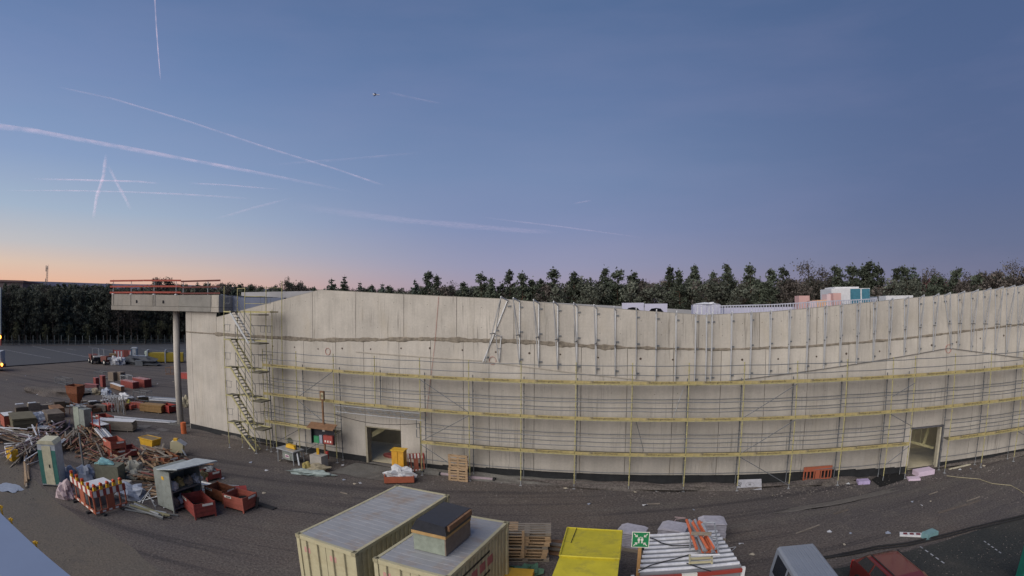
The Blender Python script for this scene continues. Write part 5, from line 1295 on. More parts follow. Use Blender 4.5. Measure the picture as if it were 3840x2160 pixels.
# printed white board
p_ = G(2810, 1838); t = thing('printed_board', 'white printed board lying against the plinth marked AS', 'board', p_, -AP); t.rotation_euler = (R(-28), 0, -AP)
MB().box(-.7, .72, -.02, .02, 0, .62).build('panel', M('light_grey_board', (.34, .34, .37), .6), t)
txo = inst(text_mesh('AS', .26, m_ink), 'lettering', t, (-.55, -.026, .33), (math.pi / 2, R(-80), 0))
el = MB(); n = 26
for i in range(n):
    u0, u1 = 2 * math.pi * i / n, 2 * math.pi * (i + 1) / n; el.bar((.02 + .27 * math.cos(u0), -.024, .30 + .14 * math.sin(u0)), (.02 + .27 * math.cos(u1), -.024, .30 + .14 * math.sin(u1)), .008, .02, up=(0, 1, 0))
el.build('printed_oval', M('brown_print', (.10, .07, .07)), t); inst(text_mesh('M', .2, m_ink), 'lettering', t, (.03, -.026, .30), (math.pi / 2, 0, 0))
barrier_bm('plain orange plastic barrier standing before the wall left of the right door', G(3008, 1814), -AP + .03, 1.85, 0, 1.0, stripes=False)
# foam blocks, dark pit
t = flat_piece('foam_block', 'lilac foam block lying left of the dark pit', 'foam block', G(3236, 1812), .75, .5, .2, R(-20), M('lilac_foam', (.40, .33, .52), .8))
flat_piece('foam_block', 'large pinkish foam slab with brown top at the right door sill', 'foam block', G(3462, 1778), 1.35, .7, .3, R(-8), m_pinkfoam); flat_piece('foam_block', 'small flat pinkish foam slab right of the dark pit', 'foam block', G(3425, 1798), .8, .5, .12, R(-25), m_pinkfoam)
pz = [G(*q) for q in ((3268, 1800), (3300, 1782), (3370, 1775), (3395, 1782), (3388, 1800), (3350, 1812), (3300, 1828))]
tag(MB().poly([(q.x, q.y, .03) for q in pz], [tuple(range(7))]).build('ground_pit', M('pit_shade_black', (.008, .008, .009), .9)), kind='structure')  # shade inside the pit is painted as a flat black sheet
t = thing('rope', 'pale rope winding over the ground right of the right door', 'rope', (0, 0, 0)); MB().path([G(x, y) + Vector((0, 0, .03)) for x, y in ((3550, 1786), (3600, 1792), (3670, 1798), (3720, 1815), (3790, 1822), (3820, 1838), (3840, 1852), (3870, 1870))], .02).build('rope_run', M('pale_rope', (.35, .31, .2)), t)
flat_piece('timber_beam', 'brown beam lying on bare ground at the right', 'beam', G(3600, 1900), 3.3, .14, .05, R(-3), M('earthy_wood', (.12, .10, .085), .95)); flat_piece('timber_beam', 'short pale beam on bare ground left of the white tray', 'beam', G(3155, 1920), 1.0, .14, .05, R(8), M('earthy_wood', (.12, .10, .085)))
o = MB().blob((0, 0, 0), 3.6, .28, .03, 8, .8, 30, 6, floor=0).build('ground_patch', M('pale_dust', (.12, .11, .10)), loc=G(3160, 1880) + Vector((0, 0, .01)), rot=(0, 0, -.02)); tag(o, kind='structure')

# ------------------------------------------------------------------ foreground containers
def container(label, p, rz, L, Wd=2.44, H=2.6, marks=True):
    t = thing('shipping_container', label, 'container', p, rz)
    # local x along the width, y along the length away from the door end
    for x in (0, Wd):
        for y in (0, L): MB().box(x - .07, x + .07, y - .07, y + .07, 0, H).build('corner_post', m_cream, t)
    MB().bar((0, -.01, H - .07), (Wd, -.01, H - .07), .12, .15).bar((0, L + .01, H - .07), (Wd, L + .01, H - .07), .12, .15).bar((0, 0, H - .055), (0, L, H - .055), .11, .12).bar((Wd, 0, H - .055), (Wd, L, H - .055), .11, .12).build('top_rail', m_cream, t)
    cc_ = MB().box(-.09, .09, -.09, .09, -.06, .065).mesh('corner_casting', M('worn_corner_casting', (.30, .27, .17), .7, 0, .2, 6))
    for x in (0, Wd):
        for y in (0, L): inst(cc_, 'corner_casting', t, (x, y, H - .06)); inst(cc_, 'corner_casting', t, (x, y, .06))
    for x, s in ((0, -1), (Wd, 1)):
        mb = MB(); n = int(L / .28); y = .08
        dy = (L - .16) / n
        for k in range(n): mb.box(x - .02 + (s * .0), x + .02, y + k * dy, y + k * dy + dy * .5, .15, H - .1).box(x - .02 - s * .035, x + .02 - s * .035, y + k * dy + dy * .5, y + (k + 1) * dy, .15, H - .1)
        mb.build('corrugated_side', m_cream, t)['kind'] = 'stuff'
    rf = MB(); n = int(L / .3)
    for k in range(n): rf.box(.06, Wd - .06, .05 + k * L / n, .05 + k * L / n + L / n * .6, H - .03, H - .003).box(.06, Wd - .06, .05 + k * L / n + L / n * .6, .05 + (k + 1) * L / n - .0, H - .028, H - .010)
    rf.build('roof_sheet', m_rooftin, t)['kind'] = 'stuff'
    for s in (0, 1):
        x0, x1 = (.07 + s * (Wd - .14) / 2 + .01, .07 + (s + 1) * (Wd - .14) / 2 - .01)
        d = MB().box(x0, x1, -.03, .03, .12, H - .16).build('door_leaf', m_cream, t)
        for f in (.28, .72):
            x = x0 + (x1 - x0) * f; MB().tube((x, -.07, .1), (x, -.07, H - .12), .022, 6).build('locking_bar', M('cream_dull_bar', (.34, .31, .20), .6), d)
        if marks: MB().box(x0 + .15, x0 + .42, -.035, -.031, H - .62, H - .42).build('red_placard', M('faded_red_print', (.50, .28, .24)), d)
    MB().box(.0, Wd, L - .02, L + .02, .1, H - .1).build('back_wall', m_cream, t); MB().box(0, Wd, 0, L, .05, .12).build('floor', m_dark, t)
    return t
a, b = G(1120, 2000, 2.6), G(1475, 1828, 2.6); a.z = 0
rzc = math.atan2(b.y - a.y, b.x - a.x) - math.pi / 2
c1 = container('cream shipping container with long grey roof, left and farther of the two', a, rzc, 6.06)
a2 = G(1412, 2092, 2.6); a2.z = 0
c2 = container('cream shipping container carrying the wrapped crate, right of the other container', a2, rzc, 4.4)
for k, (z0, nm) in enumerate(((1.75, 'red_lettering_band'), (2.1, 'dark_line'), (1.35, 'dark_line'))):
    y0, y1 = .9, 3.2
    if k == 0:
        for j in range(4): MB().box(2.462, 2.468, y0 + j * .6, y0 + j * .6 + .42, 1.62, 1.95).build(nm, M('blurred_red_print', (.36, .13, .12)), c2)
    else: MB().box(2.462, 2.468, y0, y1 - .3, z0, z0 + .08).build(nm, m_ink, c2)
# wrapped crate on container 2
p_ = G(1655, 2048, 2.6); t = thing('wrapped_pallet_crate', 'timber crate wrapped in green film with black cover on the right container roof', 'crate', p_, rzc)
MB().box(-.75, .55, -.7, 1.2, .02, .72).build('film_wrapped_body', M('grey_green_film', (.24, .27, .22), .4), t); MB().box(.552, .6, -.72, 1.25, .05, .75).build('timber_side', M('brown_grey_board', (.17, .13, .10)), t)
MB().box(-.80, .62, -.76, 1.26, .722, .84).build('pale_edge', M('orange_edge_board', (.38, .24, .10)), t)
t.scale = (.86, .86, .86)
bl = MB().prism([(-.82, .842), (.64, .842), (.60, 1.22), (-.55, 1.30)], -.74, 1.28).build('black_cover', m_blackfilm, t); MB().box(.60, .70, -.6, 1.2, 1.0, 1.2).build('timber_side', m_woodb, t)

# ------------------------------------------------------------------ goods in the middle foreground
base = G(1960, 2075); 
t0 = thing('pallet_stack', 'tall leaning stack of used wooden pallets right of the containers', 'pallet stack', G(1965, 2085), R(-4))
for k in range(9): inst(_pal if k % 4 else _palg, 'wooden_pallet', t0, (rnd.uniform(-.06, .06) + .015 * k, rnd.uniform(-.04, .04), k * .146), (rnd.uniform(-.01, .01), rnd.uniform(-.02, .02), rnd.uniform(-.06, .06)), scale=(1.6, 1.3, 1))
MB().box(-.06, .04, -.72, -.66, .3, 1.5).build('leaning_board', m_wood, t0)
t0 = thing('pallet_stack', 'second pallet stack half hidden behind the right container', 'pallet stack', G(1880, 2075), R(-4))
for k in range(9): inst(_palg if k % 2 else _pal, 'wooden_pallet', t0, (rnd.uniform(-.06, .06), rnd.uniform(-.04, .04), k * .146), (0, 0, rnd.uniform(-.05, .05)), scale=(1.1, 1.1, 1))
pile('timber_pile', 'brown planks lying between pallet stack and yellow cover', 'planks', G(2085, 2065), R(-18), 12, (1.2, 2.2), (.2, .05), (.4, .4), [m_woodb, m_woodg], 'plank', .4, .02, yaw=.06)
bag('green_net', 'green net bundle on the ground before the pallets', 'net', G(1968, 2150), .55, .4, .2, M('green_net', (.08, .17, .11)), 61, .9, freq=3)
# yellow covered skip
A4, B4, C4, D4 = G(2128, 1980, 1.9), G(2333, 1992, 1.9), G(2098, 2096, 1.9), G(2322, 2108, 1.9)
t = thing('yellow_covered_skip', 'skip under bright yellow two part tarpaulin cover in the foreground', 'skip', A4 * 1.0, 0); t.location.z = 0
def rel(v): return v - Vector((A4.x, A4.y, 0))
E1, F1 = G(2030, 2260, 1.75), G(2300, 2290, 1.75)
m_ytarp = M('yellow_tarpaulin', (.52, .44, .03), .55, 0, .12, 1.5, dirt=((.25, .22, .05), .6, 1.6), bump=.3, bscale=5)
def lidp(p, name, th=.05):
    q = [rel(v) for v in p]; r = [v - Vector((0, 0, th)) for v in q]
    return MB().poly(q + r, [(0, 1, 2, 3), (7, 6, 5, 4), (0, 4, 5, 1), (1, 5, 6, 2), (2, 6, 7, 3), (3, 7, 4, 0)]).build(name, m_ytarp, t)
up = Vector((0, 0, .1)); lidp([A4 + up * 0, B4, D4 + up, C4 + up], 'rear_cover'); lidp([C4 + up * .8, D4 + up * .8, F1, E1], 'front_cover')
q = [rel(v) for v in (A4, B4, F1, E1)]; cx = sum((v for v in q), Vector()) / 4
q = [cx + (v - cx) * .96 for v in q]
MB().slab([(v.x, v.y) for v in q], .15, 1.7).build('skip_body', m_yellow, t)
a_, b_ = rel(C4 + up * 1.3), rel(D4 + up * 1.3); MB().tube(a_, b_, .035).build('ridge_tube', m_ytarp, t)
for (x0, x1) in ((A4, C4), (B4, D4), (A4, B4)): MB().tube(rel(x0) + Vector((0, 0, .02)), rel(x1) + Vector((0, 0, .02 + (.1 if x1 is not B4 else 0))), .03).build('edge_rope', m_ytarp, t)
r0, r1 = rel(A4.lerp(B4, .17) + Vector((0, 0, .03))), rel(A4.lerp(B4, .13) + (C4 - A4) * .55 + Vector((0, 0, .08)))
MB().tube(r0, r1, .012).build('chain', m_dark, t)
o = MB().box(-.8, .8, -.5, .5, 0, .45).build('yellow_box', m_yellow, loc=G(1915, 2190, 0), rot=(0, 0, R(-10))); tag(o, 'low yellow box standing beside the right container corner', 'box')
# wrapped slabs behind
WG = 'film wrapped stacks of paving slabs'
for (x, y, lab, H, sx) in ((2365, 2050, 'film wrapped slab stack between yellow cover and green sign', .8, 1.0), (2520, 2030, 'film wrapped slab stack behind the ribbed deck stack', .7, 1.1), (2665, 2015, 'film wrapped slab stack behind the red prop bundle', .8, 1.0)):
    t = thing('wrapped_slab_stack', lab, 'slab stack', G(x, y), R(-30 if x < 2600 else -12), WG)
    pl_ = MB().box(-.6, .6, -.5, .5, 0, .13).build('pallet', m_woodg, t)
    n = 8
    for k in range(n): MB().box(-.58, .58, -.46, .46, .14 + k * (H - .16) / n, .14 + (k + 1) * (H - .16) / n - .02).build('slab', M('lilac_grey_slab', (.36, .35, .40), .5), t, loc=(rnd.uniform(-.02, .02), rnd.uniform(-.02, .02), 0))
    MB().prism([(-.6, H), (.6, H), (.42, H + .06), (-.35, H + .10)], -.48, .48).build('wrapping_film', M('lilac_film', (.40, .39, .44), .4, 0, .2, 5), t)
# ribbed deck stack on red white frame
zD = 1.15
t = thing('steel_deck_stack', 'stack of galvanised ribbed steel decks on a red and white frame behind the sign', 'deck stack', G(2430, 2003, zD) - Vector((0, 0, zD)), R(-5))
Wt, Dp = 2.9, 3.25
m_rib = M('ribbed_galvanised', (.26, .27, .29), .55, .2, .1, 2, dirt=((.20, .21, .22), .4, 2))
for k in range(9):
    y0 = -Dp * (k + 1) / 9; y1 = -Dp * k / 9
    d = MB().box(0 - .12 * k * .8, Wt, y0 + .05, y1 - .05, .35, zD - .03).build('steel_deck', m_rib, t)
    MB().tube((-.06 - .12 * k * .8, (y0 + y1) / 2, zD + .0), (Wt - .05, (y0 + y1) / 2, zD + .0), .07, 8).build('rib', M('bright_rib', (.62, .63, .66), .5, .1), d)
for x in (-1.05, Wt + .05): MB().box(x - .06, x + .06, -Dp - .12, -Dp, 0, 1.1).build('frame_post', m_white, t)
n = 7
for k in range(n): MB().box(-1.0 + k * (Wt + 1) / n, -1.0 + (k + 1) * (Wt + 1) / n - .004, -Dp - .13, -Dp - .03, .92, 1.06).build('striped_rail', m_redref if k % 4 != 3 else m_whref, t)
ck = thing('cable_over_decks', 'black twisted cable lying across the steel deck stack', 'cable', (0, 0, 0))
MB().path([G(x, y, zD + .1) for x, y in ((2425, 2013), (2455, 2022), (2480, 2036), (2520, 2046), (2560, 2046), (2600, 2044))], .022).build('cable_run', m_dark, ck)
MB().path([G(x, y, zD + .1) for x, y in ((2395, 2142), (2440, 2120), (2490, 2106), (2540, 2094), (2585, 2080))], .022).build('cable_run', m_dark, ck)
MB().path([G(x, y, zD + .1) for x, y in ((2575, 2112), (2620, 2128), (2665, 2142))], .022).build('cable_run', m_dark, ck)
# prop bundle on top
t = thing('prop_bundle', 'strapped bundle of red and grey steel props resting on the deck stack', 'steel props', G(2615, 2070, zD + .1), R(0))
o0 = t.location.copy()
for k, (xa, xb, m) in enumerate(((2585, 2625, 'g'), (2592, 2640, 'g'), (2598, 2655, 'r'), (2612, 2662, 'r'), (2606, 2648, 'g'), (2622, 2680, 'r'), (2630, 2690, 'r'), (2640, 2672, 'g'), (2575, 2612, 'r'), (2600, 2636, 'r'), (2618, 2668, 'r'), (2634, 2684, 'g'), (2608, 2652, 'r'))):
    a_ = G(xa, 1950 + 5 * (k % 4), zD + .55 + .12 * (k % 3)); b_ = G(xb, 2070 - 6 * (k % 3), zD + .25 + .1 * (k % 3))
    MB().tube(a_ - o0, b_ - o0, .06, 8).build('prop', m_galv if m == 'g' else M('orange_red_prop', (.50, .13, .06), .5), t)
for (pa, pb, m) in (((2590, 1960), (2588, 2060), m_galv), ((2680, 1965), (2695, 2080), m_galv), ((2585, 1958), (2680, 1960), m_galv), ((2588, 2010), (2690, 2018), m_galv), ((2592, 2082), (2700, 2080), m_white)):
    MB().tube(G(*pa, zD + .5) - o0, G(*pb, zD + .5) - o0, .035, 6).build('frame_tube', m, t)
MB().bar(G(2592, 2000, zD + .78) - o0, G(2668, 2002, zD + .78) - o0, .04, .14).build('strap', m_woodg, t)
for y_ in (2095, 2110): MB().bar(G(2588, y_, zD + .35) - o0, G(2668, y_ - 4, zD + .35) - o0, .06, .08).build('pale_beam', m_cream, t)
for x_ in (2586, 2670): MB().bar(G(x_, 2082, zD + .35) - o0, G(x_, 2112, zD + .35) - o0, .06, .08).build('pale_beam', m_cream, t)
bk = MB().tube((0, 0, 0), (0, 0, .32), .13, 16, .17, cap=False).tube((0, 0, .26), (0, 0, .27), .155, 16).build('bucket', m_bagb, None, False, G(2708, 2168)); tag(bk, 'pale blue bucket standing right of the red striped frame', 'bucket')
# assembly point sign
p_ = G(2390, 2070, 1.75); sg = thing('assembly_point_sign', 'green and white assembly point sign on a wooden post', 'sign', (p_.x, p_.y - .3, 0), R(-14))
s_ = At(2388, 2022, math.hypot(p_.x, p_.y - .3)); zc = s_.z; hs = .30
MB().box(-.06, .06, .0, .05, 0, zc).build('post', M('orange_brown_post', (.38, .22, .09), .8), sg)
pl_ = MB().box(-hs, hs, -.035, -.02, zc - hs, zc + hs).build('sign_plate', m_whref, sg); m_sgreen = M('sign_green', (.015, .19, .07), .45, 0, .04)
MB().box(-hs + .025, hs - .025, -.040, -.0352, zc - hs + .025, zc + hs - .025).build('green_field', m_sgreen, pl_)
for sx in (-1, 1):
    for sz in (-1, 1):
        def q(x, z): return (sx * x, zc + sz * z)
        a_ = MB(); a_.prism([q(.22, .24), q(.24, .215), q(.155, .135), q(.135, .155)], -.045, -.0402).prism([q(.105, .105), q(.20, .11), q(.175, .135), q(.13, .135), q(.135, .175), q(.11, .20)], -.0455, -.0404)
        a_.build('arrow', m_whref, pl_)
for px_ in (-.058, .050):
    f_ = MB().tube((px_, -.046, zc + .078), (px_, -.0402, zc + .078), .022, 12).box(px_ - .042, px_ + .042, -.046, -.0403, zc - .03, zc + .048).box(px_ - .026, px_ - .003, -.0455, -.0404, zc - .13, zc - .031).box(px_ + .003, px_ + .026, -.0455, -.0404, zc - .13, zc - .031)
    f_.build('figure', m_whref, pl_)
MB().tube((0, -.046, zc + .10), (0, -.0402, zc + .10), .02, 12).build('figure_head', m_whref, pl_)

# ------------------------------------------------------------------ vehicles lower right
def van_roof(label, a, b, c, H, m):
    pass
fa, fb, nb_ = G(2915, 2048, 1.95), G(3055, 2035, 1.95), G(3130, 2160, 1.95)
rz = ang(fa, fb); Wv = (fb - fa).length; ctr = (fa + fb) / 2
v = thing('parked_van', 'silver grey van with ribbed roof left of the red car', 'van', (ctr.x, ctr.y, 0), rz)
Lv = 4.6; hw = Wv / 2 + .12
m_van = M('silver_van_paint', (.27, .30, .35), .35, .3, .05, 1)
MB().prism([(-hw, .35), (hw, .35), (hw, 1.0), (hw - .12, 1.86), (-hw + .12, 1.86), (-hw, 1.0)], -Lv, .0).build('body', m_van, v)
MB().prism([(-hw + .12, 1.861), (hw - .12, 1.861), (hw - .2, 1.93), (-hw + .2, 1.93)], -Lv + .2, -.02).build('roof', m_van, v)
for k in range(7):
    x = -hw + .3 + k * (2 * hw - .6) / 6; MB().box(x - .035, x + .035, -Lv + .4, -.15, 1.931, 1.95).build('roof_rib', m_van, v)
for s in (-1, 1):
    for (y0, y1) in ((-1.4, -.25), (-2.7, -1.55), (-3.7, -2.85)):
        MB().poly([(s * (hw + .004), y0, 1.05), (s * (hw + .004), y1, 1.05), (s * (hw - .10), y1, 1.75), (s * (hw - .10), y0, 1.75)], [(0, 1, 2, 3)]).build('side_window', m_glass, v)
    for y in (-.8, -3.8): MB().tube((s * (hw - .2), y, .34), (s * (hw + .02), y, .34), .34, 18).build('wheel', m_dark, v)
MB().poly([(-hw + .15, .006, 1.05), (hw - .15, .006, 1.05), (hw - .2, .006, 1.7), (-hw + .2, .006, 1.7)], [(0, 1, 2, 3)]).build('rear_window', m_glass, v)
# red estate car
ra, rb = G(3275, 2100, 1.47), G(3345, 2165, 1.47); sa, sb = G(3395, 2075, 1.47), G(3465, 2150, 1.47)
rz = ang(ra, rb) + math.pi / 2          # local -y runs along the roof rails towards the camera
cc = (ra + sa) / 2 + Vector((math.sin(rz), -math.cos(rz), 0)) * -.25
car = thing('red_car', 'dark red estate car with roof rails parked at the lower right edge', 'car', (cc.x, cc.y, 0), rz)
m_car = M('dark_red_car_paint', (.12, .018, .016), .3, 0, .04, 1, coat=.6)
prof = [(.95, .25), (1.0, .55), (.97, .88), (.80, 1.0), (.35, 1.36), (.1, 1.44), (-1.6, 1.45), (-2.2, 1.38), (-2.9, 1.0), (-3.8, .85), (-3.95, .6), (-3.9, .25)]
hw = .88
def ring_(x, s, top):  return [(x, y, z if z <= 1.0 else 1.0 + (z - 1.0) * top) for y, z in prof]
secs = []
for x, k in ((-hw, .0), (-hw + .03, .0), (-hw + .20, .9), (-hw + .34, 1.0), (hw - .34, 1.0), (hw - .20, .9), (hw - .03, .0), (hw, .0)):
    inset_ = .04 if abs(x) == hw else 0
    secs.append([(x, y * (1 - inset_), (z if z <= 1.0 else (1.0 + (z - 1.0) * k)) ) for y, z in prof])
mb = MB(); n = len(prof)
for s_i in range(len(secs) - 1):
    mb.poly(secs[s_i] + secs[s_i + 1], [(i, (i + 1) % n, n + (i + 1) % n, n + i) for i in range(n)])
mb.poly(secs[0], [tuple(range(n))]); mb.poly(secs[-1], [tuple(range(n))[::-1]])
mb.build('body', m_car, car)
for s in (-1, 1):
    for (y0, y1, y2, y3) in ((.55, -.35, -.38, .28), (-.45, -1.35, -1.35, -.48), (-1.45, -2.55, -2.15, -1.45)):
        x0, x1 = s * (hw - .025), s * (hw - .185)
        MB().poly([(x0 + s * .008, y0, 1.02), (x0 + s * .008, y1, 1.02), (x1 + s * .012, y2, 1.36), (x1 + s * .012, y3, 1.36)], [(0, 1, 2, 3)]).build('side_window', m_glass, car)
    MB().tube((s * .58, .15, 1.47), (s * .58, -1.7, 1.47), .022, 6).build('roof_rail', m_dark, car)
    for y in (.25, -2.95): MB().tube((s * .70, y, .32), (s * .9, y, .32), .32, 18).build('wheel', m_dark, car)
    MB().box(s * .82 - .06, s * .82 + .06, .88, 1.0, .6, .92).build('tail_lamp', M('tail_lamp_red', (.4, .02, .02), .2), car)
MB().poly([(-.66, .81, 1.02), (.66, .81, 1.02), (.58, .39, 1.35), (-.58, .39, 1.35)], [(0, 1, 2, 3)]).build('rear_window', m_glass, car)
MB().poly([(-.66, -2.9, 1.03), (.66, -2.9, 1.03), (.58, -2.24, 1.37), (-.58, -2.24, 1.37)], [(3, 2, 1, 0)]).build('windscreen', m_glass, car)
# white lid and teal box
t = thing('cool_box_lid', 'white oblong tray with dark red stripes lying on bare ground', 'tray', G(3420, 2008), R(-38)); MB().box(-.62, .62, -.17, .17, 0, .08).build('tray', m_white, t)
for k in range(3): MB().box(-.45 + k * .32, -.25 + k * .32, -.1, .1, .081, .09).build('red_stripe', M('maroon_stripe', (.16, .03, .04)), t)
t = thing('teal_box', 'pale teal plastic box upside down beside the white tray', 'box', G(3485, 2012), R(3)); MB().prism([(-.42, 0), (.42, 0), (.36, .25), (-.36, .25)], -.22, .22).build('shell', M('pale_teal_plastic', (.17, .30, .31), .5), t)
# hoses
hs_ = thing('black_hose', 'pair of black hoses running along the side road edge', 'hose', (0, 0, 0))
for dy in (0, 9): MB().path([G(x, y + dy * (1 if x > 3150 else .4)) + Vector((0, 0, .05)) for x, y in ((2980, 2098), (3100, 2092), (3200, 2072), (3290, 2052), (3400, 2040), (3500, 2018), (3560, 2004), (3640, 1982), (3740, 1958), (3840, 1935), (3930, 1915))], .045).build('hose_run', m_dark, hs_)
# teal portable tank at the right edge
e_ = G(3832, 2215, .0); t = thing('green_portable_toilet', 'green plastic cabin standing close by at the far right', 'cabin', tuple(G(3918, 2000, 2.3).xy) + (0,), R(-40))
zt = At(3845, 1985, 12.2).z
MB().slab([(-.6, -.45), (-.45, -.6), (.6, -.6), (.6, .6), (-.45, .6), (-.6, .45)], .1, 2.2).build('cabin', M('bright_teal_green', (.02, .25, .17), .4), t); MB().blob((0, 0, 2.18), .66, .66, .2, 1, .1, 16, 6).build('roof', M('bright_teal_green', (.02, .25, .17), .4), t); MB().box(-.55, .55, -.55, .55, 0, .1).build('skid', m_dark, t)
# roof edge under the camera at lower left
zz = CAM_H - 1.1
pp = [G(*q, zz) for q in ((-60, 1868), (0, 1922), (65, 1985), (140, 2055), (275, 2168))]
pin = [G(*q, zz) for q in ((275, 2168),)]
out = [Vector((p.x, p.y)) for p in pp]
inn = [Vector((p.x * .35 - .3, p.y * .2 - .6)) for p in reversed(pp)]
t = thing('roof_parapet', 'blue grey sheet metal parapet edge below the camera at lower left', 'parapet', (0, 0, zz))
MB().slab([(p.x, p.y) for p in out + inn], -.5, 0).build('sheet_metal_cap', m_blue, t)
lip = MB(); lip.path([(p.x, p.y, -.02) for p in out], .012, 6).build('folded_lip', M('pale_lip', (.42, .45, .52), .5), t)
for k, (x, y) in enumerate(((3, 1898), (40, 1945), (132, 2032))):
    p = G(x, y, zz); c_ = thing('yellow_clip', ('left', 'middle', 'right')[k] + 'most yellow clip hooked over the sheet metal parapet edge' if k != 1 else 'middle yellow clip hooked over the sheet metal parapet edge', 'clip', (p.x, p.y, zz - .06), rnd.uniform(0, 1), 'yellow clips on the parapet')
    MB().box(-.004, .004, -.004, .004, -.03, .065).build('stem', m_yellow, c_); MB().box(-.013, .013, -.004, .004, .05, .062).build('cross_bar', m_yellow, c_)

# ------------------------------------------------------------------ goods on the roof
def roof_at(px, py, d): w, z = W(px, py, d); return w, z
def rbox(name, label, cat, x0, x1, yt, yb, d, depth, m, group=None):
    w0, zt = W(x0, yt, d); w1, _ = W(x1, yt, d); _, zb = W((x0 + x1) / 2, yb, d); zb = 9.26
    if name in ('insulation_pack', 'low_white_box', 'long_white_box', 'low_white_stack'):
        o = MB().box(0, w1 - w0, 0, depth, 0, zt - zb).build(name, m, None, False, P(w0, d, zb), (0, 0, -AP)); tag(o, label, cat, group); return o, w1 - w0, zt - zb
    t = thing(name, label, cat, P(w0, d, zb), -AP, group); MB().box(0, w1 - w0, 0, depth, 0, zt - zb).build('body', m, t); return t, w1 - w0, zt - zb
m_lil = M('lilac_white_panel', (.46, .45, .56), .6, 0, .06, 1)
for i, (x0, x1, lab) in enumerate(((2335, 2412, 'left of two white arched foam covers standing behind the wall top'), (2420, 2500, 'right of two white arched foam covers standing behind the wall top'))):
    w0, zt = W(x0, 1136 + 3 * i, 31.5); w1, _ = W(x1, 1138 + 3 * i, 31.5); L = w1 - w0
    t = thing('arched_cover', lab, 'cover', P(w0, 31.5, 9.25), -AP, 'white arched covers on the roof'); h = zt - 9.25
    MB().prism([(0, 0), (.1, 0), (.16, h - .52), (L * .28, h - .30), (L * .5, h - .26), (L * .72, h - .30), (L - .16, h - .52), (L - .1, 0), (L, 0), (L + .05, h), (-.05, h)], 0, .1).build('arched_front', m_lil, t)
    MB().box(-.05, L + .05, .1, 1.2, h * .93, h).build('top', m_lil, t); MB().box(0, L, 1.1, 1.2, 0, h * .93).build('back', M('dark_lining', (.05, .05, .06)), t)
t, L, h = rbox('panel_stack_crate', 'large pale crate with white film top behind the lowest point of the wall', 'crate', 2602, 2702, 1143, 1180, 33, 1.6, m_lil)
for k in range(7): MB().box(L * k / 7 - .03, L * k / 7 + .03, -.03, -.002, 0, h).build('batten', m_white, t)
MB().blob((L * .5, .8, h + .03), L * .42, .7, .12, 4, .9, 16, 6).build('film', m_white, t)
rg = thing('roof_railing', 'long light roof railing with many balusters behind the low part of the wall', 'railing', P(0, 32, 9.25), -AP)
w0, _ = W(2602, 1143, 32); w1, _ = W(3290, 1120, 32)
RT = [(w0, 10.25), (W(2900, 1140, 32)[0], W(2900, 1142, 32)[1]), (W(3080, 1128, 32)[0], W(3080, 1131, 32)[1]), (w1, W(3290, 1120, 32)[1])]
m_rail = M('pale_railing', (.42, .43, .50), .5)
n = 70; bal = MB()
for k in range(n): 
    x, x2 = w0 + (w1 - w0) * k / n, w0 + (w1 - w0) * (k + 1) / n; z, z2 = interp(RT, x) - 9.25, interp(RT, x2) - 9.25
    bal.bar((x, 0, 0), (x, 0, z), .05, .05)
bal2 = MB()
for (a_, za), (b_, zb_) in zip(RT[:-1], RT[1:]): bal2.bar((a_, 0, za - 9.25), (b_, 0, zb_ - 9.25), .06, .06).bar((a_, 0, za - 9.75), (b_, 0, zb_ - 9.75), .04, .04)
for k, o_ in enumerate((bal,)): 
    o = o_.build('baluster', m_rail, rg); o['kind'] = 'stuff'
bal2.build('hand_rail', m_rail, rg)
t, L, h = rbox('low_white_stack', 'long low stack of white panels behind the roof railing', 'panel stack', 2715, 3000, 1154, 1180, 35, 1.5, m_lil)
m_pink = M('pink_wrapped_insulation', (.55, .34, .31), .7, 0, .1, 1.2)
m_pinkl = M('pale_pink_insulation', (.60, .47, .48), .7, 0, .06, 1)
for (x0, x1, yt, m, lab) in ((2996, 3036, 1109, m_pink, 'tall pink insulation pack, leftmost on the roof'), (3026, 3062, 1129, m_pinkl, 'low pale pink insulation pack right of the tall pink one'), (3063, 3100, 1125, M('peach_insulation', (.62, .38, .24)), 'peach coloured insulation pack in the middle of the pink row'),
                             (3100, 3118, 1103, m_pinkl, 'narrow pale pink pack with a small window mark left of the white box'), (3125, 3154, 1099, m_pink, 'pink insulation pack standing before the white and teal box')):
    rbox('insulation_pack', lab, 'insulation', x0, x1, yt, 1150, 33.5 if x0 != 3125 else 33.0, 1.0, m, 'pink insulation packs on the roof')
t, L, h = rbox('site_cabin', 'white cabin with two teal front panels standing on the roof', 'cabin', 3118, 3262, 1082, 1150, 35.5, 2.4, m_white)
for (a_, b_) in ((.48, .74), (.78, .99)): MB().box(L * a_, L * b_, -.04, -.002, .05, h - .04).build('teal_panel', M('teal_blue_panel', (.05, .17, .23), .5), t)
MB().box(L * .12, L * .75, .3, 2.4, h, h + .12).build('roof_cap', m_white, t)
rbox('low_white_box', 'small pale blue box right of the white and teal cabin', 'box', 3263, 3290, 1113, 1150, 36, 1.2, m_bagb)
rbox('long_white_box', 'long low white wrapped pack behind the wall top further right', 'pack', 3322, 3424, 1109, 1150, 34, 1.2, m_white)

